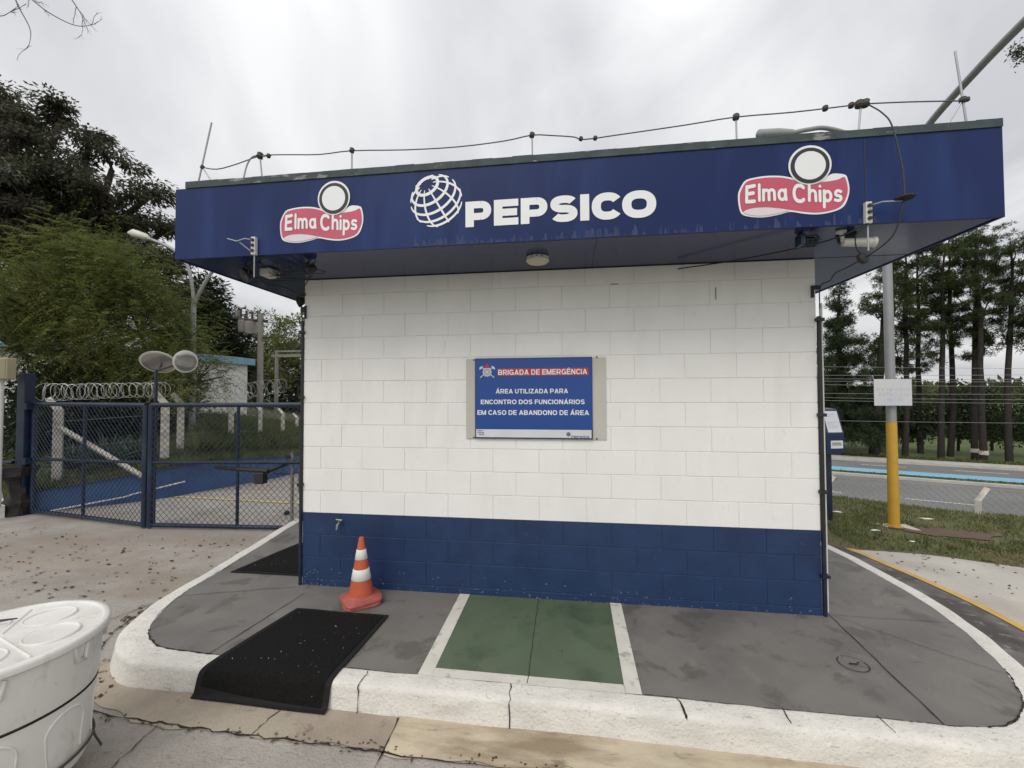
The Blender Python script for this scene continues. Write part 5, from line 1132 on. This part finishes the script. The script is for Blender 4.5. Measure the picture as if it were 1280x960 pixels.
# agaves
for i, (px, py, d, s) in enumerate(((92, 572, 7.6, .62), (134, 574, 7.7, .60), (168, 576, 8.1, .5))):
    c = at(px, py, d); c.z = float(bank_pt(np.array([5.6+i*.5]), np.array([.9]))[0, 2])
    label = ('spiky blue green agave beside the leaning white brace, leftmost of three', 'spiky blue green agave in the middle of the row behind the gate', 'spiky blue green agave nearest the gate centre, smallest of three')[i]
    mb = MB()
    for k in range(34):
        a = k*2.4; el = R(18+62*(k/34)); L = s*random.uniform(.8, 1.1); pts = []; W_ = []
        for q in np.linspace(0, 1, 6): pts.append(c+Vector((math.cos(a)*math.cos(el)*L*q, math.sin(a)*math.cos(el)*L*q, math.sin(el)*L*q-.18*L*q*q*(1-k/40)))); W_.append(.035*s*1.7*(math.sin(math.pi*min(.95, q*.8+.15))**.8))
        mb.tube(pts, [w_*.5+.002 for w_ in W_], 4)
    tag(mb.build('agave', LF_AGAVE, loc=tuple(c)), label, 'agave', 'agaves on the bank')

# tan intercom cabinet on a white post, far left
t_ = thing('intercom_box', (-8.55, 1.6, 0), 'tan metal box on a white post at the far left edge', 'box')
c = at(3, 461, 6.5); mb = MB(); mb.box((c.x-.30, c.y-.06, c.z-.165), (c.x+.17, c.y+.06, c.z+.165), bev=.012); mb.build('housing', TAN, t_)
mb = MB(); mb.box((c.x-.28, c.y-.066, c.z-.145), (c.x+.15, c.y-.0605, c.z+.145)); mb.build('front_panel', mat('dull_tan_face', (.24, .215, .135), .5, .05, 5), t_)
mb = MB(); mb.tube([(c.x-.05, c.y+.02, .03), (c.x-.05, c.y+.02, c.z-.165)], .035, 10); mb.build('post', WPLAS2, t_, True)
# barrier arm mechanism behind the right leaf
t_ = thing('gate_motor_arm', (-3.9, 2.0, 0), 'dark automatic gate arm with a hanging motor box behind the mesh gate', 'gate opener')
a = at(268, 584, 6.1); b = at(336, 589, 5.75); mb = MB(); mb.tube([a, a+(b-a)*.05, b], [.012, .035, .035], 8); mb.build('arm', BLACKP, t_, True)
c = at(326, 597, 5.75); mb = MB(); mb.box((c.x-.07, c.y-.05, c.z-.08), (c.x+.07, c.y+.05, c.z+.07), bev=.012); mb.build('motor_box', BLACKP, t_)
mb = MB(); mb.tube([b, (-3.86, 1.95, .80), (-3.6, 2.0, .80)], .022, 8); mb.tube(catmull([c+Vector((.06, 0, .05)), c+Vector((.2, 0, .06)), (-3.9, 1.93, .62), (-3.7, 1.95, .66)], 5), .006, 5); mb.build('link_rod', BLACKP, t_, True)
t_ = thing('control_post', (-3.84, 1.90, 0), 'thin grey post with black sensors and a grey control box by the booth', 'post')
mb = MB(); mb.tube([(-3.86, 1.90, -.15), (-3.86, 1.90, .92)], .022, 8); mb.build('pole', GPOST, t_, True)
mb = MB(); mb.tube([(-3.90, 1.88, .87), (-3.90, 1.84, .87)], .032, 10); mb.tube([(-3.91, 1.88, .09), (-3.91, 1.84, .09)], .032, 10); mb.build('sensor', BLACKP, t_, True)
mb = MB(); mb.box((-3.79, 1.92, .38), (-3.55, 2.04, .74), bev=.008); mb.build('control_box', BOXG, t_)
mb = MB(); mb.tube([(-3.66, 1.84, -.15), (-3.66, 1.84, 1.70)], .04, 10); mb.build('gate_stop_post', BLUEM, t_, True)

# street lamp left
L0 = Vector((-9.63, 6.13, 0)); t_ = thing('street_lamp', (L0.x, L0.y, .4), 'tall grey double arm street lamp behind the gate, in front of the feathery tree', 'street lamp')
mb = MB(); mb.tube([(L0.x, L0.y, .2), (L0.x, L0.y, 4.11)], [.085, .06], 12); mb.build('pole', LSTEEL, t_, True)
mb = MB(); mb.tube(catmull([(-9.63, 6.13, 4.05), (-9.66, 6.12, 4.5), (-9.80, 6.08, 5.15), (-10.2, 6.02, 5.56), (-10.79, 5.93, 5.82)], 6), .04, 10); mb.build('arm', LSTEEL, t_, True)
mb = MB(); mb.tube(catmull([(-9.63, 6.13, 4.05), (-9.45, 6.14, 4.45), (-9.15, 6.18, 4.95), (-8.75, 6.24, 5.45), (-8.2, 6.3, 5.75)], 6), .04, 10); mb.build('arm', LSTEEL, t_, True)
mb = MB(); mb.tube([(-10.75, 5.94, 5.81), (-10.85, 5.92, 5.85), (-11.15, 5.87, 5.95), (-11.3, 5.85, 5.97)], [.045, .09, .11, .02], 12); mb.build('lamp_head', WPLAS2, t_, True)
mb = MB(); mb.tube([(-8.24, 6.3, 5.74), (-8.1, 6.3, 5.80), (-7.8, 6.33, 5.88), (-7.7, 6.34, 5.88)], [.045, .09, .11, .02], 12); mb.build('lamp_head', WPLAS2, t_, True)

# white building
A_ = at(215, 441, 14.2); B_ = at(312, 451, 17.2); dB = (B_-A_); dB.z = 0; LB = dB.length; dB.normalize(); nB = Vector((-dB.y, dB.x, 0)); nB = nB if nB.y > 0 else -nB
S0 = A_-dB*3.2; S0.z = 0; zt_ = 3.22
t_ = thing('utility_building', (A_.x, A_.y, .3), 'plain white building with a pale blue roof edge behind the razor wire', 'building')
def ob(mb, s0, s1, t0, t1, z0, z1, m=None):
    P = [S0+dB*s+nB*t for s, t in ((s0, t0), (s1, t0), (s1, t1), (s0, t1))]; v = [(p.x, p.y, z0) for p in P]+[(p.x, p.y, z1) for p in P]
    mb.add(v, [(0, 3, 2, 1), (4, 5, 6, 7), (0, 1, 5, 4), (1, 2, 6, 5), (2, 3, 7, 6), (3, 0, 4, 7)], m)
mb = MB(); ob(mb, 0, 3.2+LB-.1, 0, 4, -.5, zt_-.26); mb.build('wall', WHITEB, t_)
mb = MB(); ob(mb, -.15, 3.2+LB+.1, -.18, 4.15, zt_-.26, zt_); mb.build('roof', ROOFB, t_)
mb = MB(); ob(mb, .5, 3.1+LB, .2, 3.9, zt_+.001, zt_+.05); mb.build('roof_slab', GPOST, t_)

# utility poles behind
def upole(px, py, d, h, label, r=.12, arm=None):
    c = at(px, py, d); t_ = thing('utility_pole', (c.x, c.y, 0), label, 'utility pole', 'utility poles behind the white building')
    mb = MB(); mb.tube([(c.x, c.y, -.8), (c.x, c.y, c.z)], [r*1.3, r], 12); mb.build('pole', GPOST, t_, True)
    if arm: mb = MB(); mb.box((c.x-arm, c.y-.06, c.z-.35), (c.x+arm, c.y+.06, c.z-.22)); mb.build('crossarm', BARK, t_)
    return c, t_
p1, _t = upole(297, 388, 20, 0, 'weathered utility pole directly above the white building roof edge', .11)
p2, tp2 = upole(326, 392, 19, 0, 'tall grey utility pole right of the white building', .11)
mb = MB()
for z in (-.35, -1.1): mb.tube([p1+Vector((-.5, 0, z)), p2+Vector((.3, 0, z))], .07, 6)
for f in (.15, .4, .65, .9): mb.tube([p1*(1-f)+p2*f+Vector((0, 0, -.35)), p1*(1-f)+p2*f+Vector((0, 0, .05))], .05, 6)
mb.build('platform_beam', RUST, tp2)
mb = MB(); 
for f in (.3, .6): c = p1*(1-f)+p2*f; mb.lathe([(.0001, -1.02), (.24, -1.0), (.26, -.5), (.24, -.42), (.0001, -.40)], c, 14)
mb.build('transformer', GPOST, tp2, True)
p3, t3 = upole(346, 440, 24, 0, 'short leaning looking pole with crossarms farther behind, near the booth corner', .09)
mb = MB(); mb.box((p3.x-.3, p3.y-.05, p3.z-.3), (p3.x+3.4, p3.y+.05, p3.z-.14)); mb.box((p3.x-.1, p3.y-.05, p3.z-.02), (p3.x+3.2, p3.y+.05, p3.z+.08)); mb.build('crossarm', GPOST, t3)

# ------------------------------------------------------------------ vegetation
def limb(mb, a, b, r0_, r1_, bend=.15, n=5, seg=6, jit=.02):
    a, b = Vector(a), Vector(b); L = (b-a).length; off = Vector((random.uniform(-1, 1), random.uniform(-1, 1), random.uniform(-.2, 1)))*bend*L*.5
    P = []
    for i in range(n+1): t = i/n; P.append(a+(b-a)*t+off*math.sin(math.pi*t)+Vector((random.uniform(-1, 1), random.uniform(-1, 1), random.uniform(-1, 1)))*jit*L*(0 < i < n))
    mb.tube(P, [r0_+(r1_-r0_)*i/n for i in range(n+1)], seg)
def tree(label, base, blobs, m, bark, trunk_r, mode='leaf', nclump=40, per=200, leaf_=(.12, .05), csize=.5, name='tree', cat='tree', group=None, split=.45, shell=(.55, 1.02), hang=.0, top=None, limbs=True, flat=.7, clumpd=1.):
    """blobs: (centre, (rx,ry,rz)); clumps fill them unevenly, each clump is a tuft of leaves fed by its own limb"""
    t_ = thing(name, tuple(base), label, cat, group); base = Vector(base)
    vols = [b[1][0]*b[1][1]*b[1][2] for b in blobs]; tot = sum(v**.67 for v in vols); C_ = []
    for (c, r), v in zip(blobs, vols):
        k = max(3, int(nclump*(v**.67)/tot))
        for q in range(k):
            d = unit(rng.normal(size=3)); s = rng.uniform(*shell); C_.append((Vector(c)+Vector((d[0]*r[0], d[1]*r[1], d[2]*r[2]))*s, Vector(c), Vector(d)))
    mb = MB(); topc = Vector(top) if top else Vector(np.mean([b[0] for b in blobs], 0)); fork = base+(topc-base)*split
    limb(mb, base-Vector((0, 0, .3)), fork, trunk_r*1.25, trunk_r*.8, .025, 6, 10, .004 if mode == 'needle' else .02)
    if limbs:
        hubs = []
        if mode == 'needle': limb(mb, fork, topc-Vector((0, 0, .4)), trunk_r*.8, trunk_r*.22, .03, 8, 8, .006)
        for (c, r) in blobs:
            h = Vector(c)-Vector((0, 0, r[2]*.35)); hubs.append(h); f0 = fork if mode != 'needle' else fork+(topc-fork)*max(0, min(.9, (h.z-1.2-fork.z)/max(.1, topc.z-fork.z))); limb(mb, f0, h, trunk_r*(.6 if mode != 'needle' else .35), trunk_r*(.25 if mode != 'needle' else .12), .12, 6, 7)
        for (p, c, d) in C_:
            i = min(range(len(blobs)), key=lambda j: (Vector(blobs[j][0])-c).length)
            if random.random() < .7: limb(mb, hubs[i], p, trunk_r*.16, .012, .12, 4, 4)
    mb.build('trunk', bark, t_, True, 60)
    Q = []
    for (p, c, d) in C_:
        s = csize*random.uniform(.6, 1.35); n = int(per*random.uniform(.6, 1.3)*clumpd)
        if mode == 'leaf':
            o = unit(rng.normal(size=(n, 3)))*(rng.random((n, 1))**.45); P = np.array(p)+o*np.array([s, s, s*flat]); D = o*np.array([1, 1, .5])+np.array([d[0], d[1], 0])*.5+rng.normal(size=(n, 3))*.35+np.array([0, 0, -hang])
            Q.append(leaf_quads(P, D, leaf_[0]*rng.uniform(.6, 1.3, n), leaf_[1]*rng.uniform(.7, 1.3, n), 1.6))
        elif mode == 'frond':
            nf = max(3, n//22)
            for f in range(nf):
                a = unit(np.array(d)*.7+rng.normal(size=3)*.8+np.array([0, 0, .15])); st = np.array(p)+rng.normal(size=3)*s*.35; L = s*rng.uniform(.7, 1.25); k = 22; t = np.linspace(.08, 1, k)[:, None]
                axis_ = st+a*L*t+np.array([0, 0, -.32*(1+hang)])*L*t*t; side = unit(np.cross(a, [0, 0, 1.])); sg = np.where(np.arange(k) % 2 == 0, 1, -1)[:, None]
                D = side*sg+a*.55+np.array([0, 0, -.25]); Q.append(leaf_quads(axis_, D, leaf_[0]*rng.uniform(.8, 1.2, k)*np.sin(np.pi*np.clip(t[:, 0]*.85+.12, 0, 1)), np.full(k, leaf_[1]), 1.2))
        elif mode == 'needle':
            # several tufts of radiating needles spread over a flat-topped pad
            nt2 = max(2, n//26); 
            for f in range(nt2):
                a_ = rng.uniform(0, 2*np.pi); rr = s*np.sqrt(rng.random()); ct = np.array(p)+np.array([rr*np.cos(a_), rr*np.sin(a_), rng.normal()*s*flat*.45+s*.1]); k = 26
                o = unit(rng.normal(size=(k, 3))+np.array([0, 0, .35])); P = ct+o*.03; Q.append(leaf_quads(P, o, leaf_[0]*rng.uniform(.6, 1.2, k), np.full(k, leaf_[1]), .2))
    quads_object('crown', np.concatenate(Q), m, t_); return t_

def AT(px, py, d): return tuple(at(px, py, d))
# big dark tree, far left
bT = at(36, 575, 12.5); bT.z = .5
tree('huge dark leafed tree filling the left edge, tallest tree left of the booth', bT,
     [(AT(-60, 250, 13), (3.6, 3.2, 3.2)), (AT(30, 235, 13), (2.3, 2.2, 2.2)), (AT(70, 290, 12.6), (2.4, 2.2, 2.2)), (AT(120, 270, 13), (1.7, 1.6, 1.5)), (AT(160, 330, 13.4), (1.7, 1.6, 1.4)), (AT(190, 365, 13.6), (1.25, 1.3, 1.0)),
      (AT(75, 150, 13), (.55, .6, .6)), (AT(112, 172, 13.1), (.5, .5, .6)), (AT(140, 205, 13.2), (.55, .5, .5)), (AT(188, 238, 13.4), (.42, .4, .42)), (AT(205, 282, 13.5), (.4, .4, .4)), (AT(40, 400, 13), (2.6, 2.0, 1.3)), (AT(-40, 430, 12.6), (2.4, 2.0, 1.6)), (AT(215, 335, 13.6), (.4, .4, .45)), (AT(10, 130, 13.2), (1.1, 1, .6))],
     LF_DARK, BARK, .30, 'leaf', 520, 330, (.15, .060), .55, flat=.38, hang=.45, split=.5, top=AT(40, 330, 13), shell=(.25, 1.02))
bT = at(88, 560, 10.6); bT.z = .55
tree('feathery light green tree with fern like leaves in front of the dark tree', bT,
     [(AT(92, 325, 9.6), (1.0, .9, 1.0)), (AT(120, 370, 9.4), (1.5, 1.2, 1.1)), (AT(60, 385, 9.5), (1.4, 1.2, 1.1)), (AT(175, 400, 9.3), (1.15, 1.0, .9)), (AT(215, 425, 9.2), (.75, .8, .6)), (AT(130, 445, 9.3), (1.4, 1.1, .6)), (AT(20, 420, 9.6), (1.2, 1.1, .9)), (AT(245, 470, 9.0), (.75, .7, .45)), (AT(165, 350, 9.5), (.7, .7, .6))],
     LF_FEATH, BARK, .13, 'frond', 430, 420, (.085, .016), .55, hang=.4, split=.5, top=AT(110, 400, 9.4), shell=(.35, 1.0))
bT = at(262, 520, 20); bT.z = 1.0
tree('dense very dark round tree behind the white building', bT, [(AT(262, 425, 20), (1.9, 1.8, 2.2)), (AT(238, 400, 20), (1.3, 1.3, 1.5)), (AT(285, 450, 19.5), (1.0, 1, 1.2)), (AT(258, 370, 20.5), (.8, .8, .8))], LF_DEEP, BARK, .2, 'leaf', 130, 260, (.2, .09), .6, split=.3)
for (px, ptop, d, rw, lab, mm) in ((318, 395, 30, 1.9, 'thin leafed tree behind the utility poles', LF_MID), (345, 385, 33, 2.2, 'open crowned pale green tree beyond the right utility pole', LF_MID), (374, 388, 27, 1.8, 'rounder bright green tree just left of the booth wall', LF_FEATH), (405, 400, 30, 2.2, 'green tree half hidden behind the booth corner', LF_MID)):
    b = at(px, 520, d); b.z = .6; tp_ = at(px, ptop, d); h = tp_.z-b.z
    tree(lab, b, [((tp_.x, tp_.y, tp_.z-h*.28), (rw, rw, h*.26)), ((tp_.x-.8, tp_.y, tp_.z-h*.5), (rw*1.1, rw, h*.25)), ((tp_.x+.9, tp_.y, tp_.z-h*.6), (rw, rw, h*.25))], mm, PALEBARK, .13, 'leaf', 90, 75, (.24, .11), .55, split=.45, group='trees far behind the white building')
def undergrowth(name, label, pts, m, per, leafs, size, kind='stuff', cat='undergrowth'):
    Q = []
    for (p, r) in pts:
        n = int(per*random.uniform(.7, 1.3)); o = unit(rng.normal(size=(n, 3)))*(rng.random((n, 1))**.4); P = np.array(p)+o*np.array([r[0], r[1], r[2]])
        Q.append(leaf_quads(P, o+rng.normal(size=(n, 3))*.6, leafs[0]*rng.uniform(.6, 1.3, n), leafs[1]*rng.uniform(.7, 1.3, n)))
    o = quads_object(name, np.concatenate(Q), m); tag(o, label, cat, kind=kind); return o
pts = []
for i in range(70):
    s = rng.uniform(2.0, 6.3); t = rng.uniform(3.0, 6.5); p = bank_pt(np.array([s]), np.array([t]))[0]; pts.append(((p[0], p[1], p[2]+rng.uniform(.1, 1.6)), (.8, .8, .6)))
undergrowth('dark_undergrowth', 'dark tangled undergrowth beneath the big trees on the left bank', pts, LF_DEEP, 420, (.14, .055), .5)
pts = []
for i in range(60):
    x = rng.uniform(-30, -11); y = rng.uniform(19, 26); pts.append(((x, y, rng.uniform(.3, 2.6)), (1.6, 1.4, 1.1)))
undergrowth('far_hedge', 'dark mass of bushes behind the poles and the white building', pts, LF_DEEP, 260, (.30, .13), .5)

# pines along the far road
pine_specs = [  # px of base, depth, lean, top py, crown width m, foliage bottom py, label
 (1049, 29.5, 0, 362, 3.0, 540, 'broad cone shaped conifer just right of the booth wall', 'conifer'),
 (1092, 28.5, 1.0, 318, 2.9, 470, 'thick leaning pine trunk with a dark crown behind the totem', 'pine'),
 (1112, 30, .2, 330, 2.2, 480, 'pine directly behind the grey lamp pole sign', 'pine'),
 (1131, 28.5, .0, 300, 2.6, 455, 'pine just right of the grey lamp pole', 'pine'),
 (1151, 30, -.2, 305, 2.4, 470, 'slim pine with a multi stemmed foot beside the road', 'pine'),
 (1176, 27.5, .2, 298, 2.5, 440, 'dark pine, left one of the close pair of trunks', 'pine'),
 (1188, 28.5, -.1, 292, 2.6, 430, 'pine with pale trunk, right one of the close pair', 'pine'),
 (1219, 27, .0, 296, 2.3, 455, 'slender pine left of the white banded trunk', 'pine'),
 (1230, 26, -.3, 288, 3.0, 400, 'tall straight pine with a white band low on the trunk', 'pine'),
 (1262, 25.5, .1, 300, 2.4, 440, 'thin pine near the right edge of the row', 'pine'),
 (1300, 25, .1, 270, 3.0, 430, 'pine reaching into the right edge of the view', 'pine')]
for (px, d, lean, ptop, cw, pbot, lab, kind_) in pine_specs:
    b = at(px, 577, d); b.z = RZ+.1; tp_ = at(px, ptop, d); bt = at(px, pbot, d); h = tp_.z-b.z; hc = tp_.z-bt.z
    blobs = []
    if kind_ == 'conifer':
        for f in np.linspace(0, 1, 9): blobs.append(((tp_.x, tp_.y, tp_.z-hc*f), (.35+cw*f**.8, .35+cw*f**.8, hc/13)))
        tree(lab, b, blobs, LF_PINED, BARKP, .22, 'needle', 210, 330, (.30, .035), .55, name='conifer_tree', cat='tree', group='trees beyond the far road', split=.6, top=tuple(tp_), limbs=True, shell=(.1, 1.0)); continue
    nb = 6
    for i in range(nb):
        f = (i+.3)/nb; a = rng.uniform(0, 6.28); rr = cw*.42*(.4+.6*math.sin(math.pi*min(1, f+.25))); blobs.append(((tp_.x+lean+rr*math.cos(a), tp_.y+rr*math.sin(a), tp_.z-hc*f*.95-.3), (cw*rng.uniform(.4, .6), cw*.5, hc*.10+.25)))
    tree(lab, b, blobs, LF_PINE, BARKP, .15 if 'thick' not in lab else .24, 'needle', 54, 270, (.25, .032), .50, name='pine_tree', cat='pine tree', group='trees beyond the far road', split=.62, top=(tp_.x+lean, tp_.y, tp_.z), shell=(.3, 1.05), flat=.45)
    if 'white band' in lab:
        rt_ = bpy.data.objects[[o.name for o in bpy.data.objects if o.get('label') == lab][0]]; c = at(1230, 571, d); mb = MB(); mb.tube([(b.x, b.y, b.z+.35), (b.x, b.y, b.z+.6)], .22, 12); mb.build('white_band', CPOST, rt_)
# bushes under the pines (left part) and far wood
pts = []
for i in range(120):
    s = rng.uniform(-6, 12); p = RU*s+RN*rng.uniform(34.5, 38); pp = Vector((p[0]+5, p[1]+2, 0)); pts.append(((p[0]+6, p[1], RZ+rng.uniform(1.2, 4.5)), (1.1, 1.0, .8)))
undergrowth('dark_thicket', 'dark thicket hanging between the pine trunks left of the lamp pole', pts, LF_PINED, 200, (.30, .10), .5)
pts = []
for i in range(260):
    s = rng.uniform(-30, 75); o_ = rng.uniform(52, 60); p = RU*s+RN*o_; pts.append(((p[0], p[1], RZ+rng.uniform(.1, .7+.9*abs(math.sin(s*.21)+.5*math.sin(s*.57)))), (1.8, 1.8, rng.uniform(.6, 1.2))))
undergrowth('far_wood', 'green bushy wood at the far side of the field beyond the pines', pts, LF_HILL, 170, (.6, .3), .5, cat='wood')
pts = []
for i in range(300):
    s = rng.uniform(-60, 160); o_ = rng.uniform(110, 150); p = RU*s+RN*o_; pts.append(((p[0], p[1], float(gz(p[0], p[1]))+rng.uniform(.2, 3.0)), (5, 4, 1.8)))
undergrowth('hillside_wood', 'olive coloured wooded hillside on the horizon at the far right', pts, LF_HILL, 120, (1.5, .8), .5, cat='wood')
# rough grass along the far kerb and on the median
n = 14000; s = rng.uniform(-12, 30, n); o_ = np.where(rng.random(n) < .6, rng.uniform(32.1, 33.6, n), rng.uniform(24.7, 25.7, n)); P = np.stack([RU[0]*s+RN[0]*o_, RU[1]*s+RN[1]*o_, np.full(n, RZ+.05)], 1)
blades('roadside_grass', P, np.where(o_ > 30, .24, .09)[:, None], BLADEL, .03, 'rough grass along the far kerb and the strip between the carriageways')
# field fence posts
for i, (px, lab) in enumerate(((1099, 'weathered field fence post left of the yellow pole'), (1198, 'weathered field fence post between the pine trunks'), (1240, 'weathered field fence post near the right pines'))):
    c = at(px, 566, 31); mb = MB(); mb.tube([(c.x, c.y, RZ), (c.x+.05, c.y, RZ+1.25)], .09, 7); tag(mb.build('fence_post', BARKP, loc=(c.x, c.y, RZ)), lab, 'post', 'field fence posts')

# bare branch reaching in at the top left, leafy twig at the right
def branch(name, start, pts, r0_, label, twigs, m, ln, leaves=0, base=None):
    t_ = thing(name, tuple(base), label, 'tree'); mb = MB(); allp = []
    mb.tube([base, Vector(base)+(Vector(start)-Vector(base))*.5+Vector((0, 0, .6)), Vector(start)], [.16, .08, r0_*1.6], 8)
    for P in pts:
        C_ = [Vector(p) for p in catmull(P, 6)]; mb.tube(C_, [r0_*(1-.85*i/len(C_)) for i in range(len(C_))], 6)
        for k in range(twigs):
            i = random.randrange(2, len(C_)-1); a = C_[i]; d = (C_[min(i+1, len(C_)-1)]-C_[i-1]).normalized()
            d2 = (d+rt*random.uniform(-1, 1)+up*random.uniform(-1.1, .9)).normalized(); L = ln*random.uniform(.4, 1.1); Q = [a+d2*L*q+(rt*random.uniform(-1, 1)+up*random.uniform(-1, 1))*.05*L for q in np.linspace(0, 1, 5)]; Q[0] = a; mb.tube(Q, [r0_*.4*(1-.7*j/4) for j in range(5)], 4); allp.append(Q[-1])
            for kk in range(3):
                e = Q[random.randrange(1, 4)]; d3 = (d2+rt*random.uniform(-1, 1)+up*random.uniform(-1, 1)).normalized(); mb.tube([e, e+d3*L*.22, e+d3*L*.35+rt*random.uniform(-.04, .04)], [r0_*.22, r0_*.15, r0_*.08], 3); allp.append(e+d3*L*.35)
    mb.build('trunk', m, t_, True, 60)
    if leaves:
        Q = []
        for p in allp:
            n = leaves; P = np.array(p)+rng.normal(size=(n, 3))*.05; Q.append(leaf_quads(P, rng.normal(size=(n, 3)), .05*rng.uniform(.6, 1.3, n), .022*rng.uniform(.7, 1.3, n)))
        quads_object('crown', np.concatenate(Q), LF_DARK, t_)
D_ = 5.2
branch('bare_tree', at(-60, -60, D_), [[AT(-60, -60, D_), AT(20, -15, D_), AT(60, 15, D_), AT(95, 32, D_), AT(120, 30, D_)], [AT(-60, -60, D_), AT(5, -20, D_), AT(25, 12, D_), AT(38, 38, D_), AT(36, 58, D_)], [AT(-60, -60, D_), AT(-20, 0, D_), AT(0, 20, D_), AT(22, 8, D_)], [AT(20, -15, D_), AT(75, -12, D_), AT(98, 12, D_), AT(104, 26, D_)]],
       .011, 'leafless pale branches hanging into the top left corner of the sky', 7, PALEBARK, .22, base=(-8.5, -1.5, -.15))
D_ = 6.0
branch('leafy_tree', at(1330, 60, D_), [[AT(1340, 90, D_), AT(1300, 72, D_), AT(1270, 68, D_)], [AT(1340, 40, D_), AT(1305, 60, D_), AT(1276, 62, D_)]], .010, 'small leafy twig entering at the upper right edge of the sky', 8, BARK, .16, leaves=9, base=(8.5, 1.5, -.15))
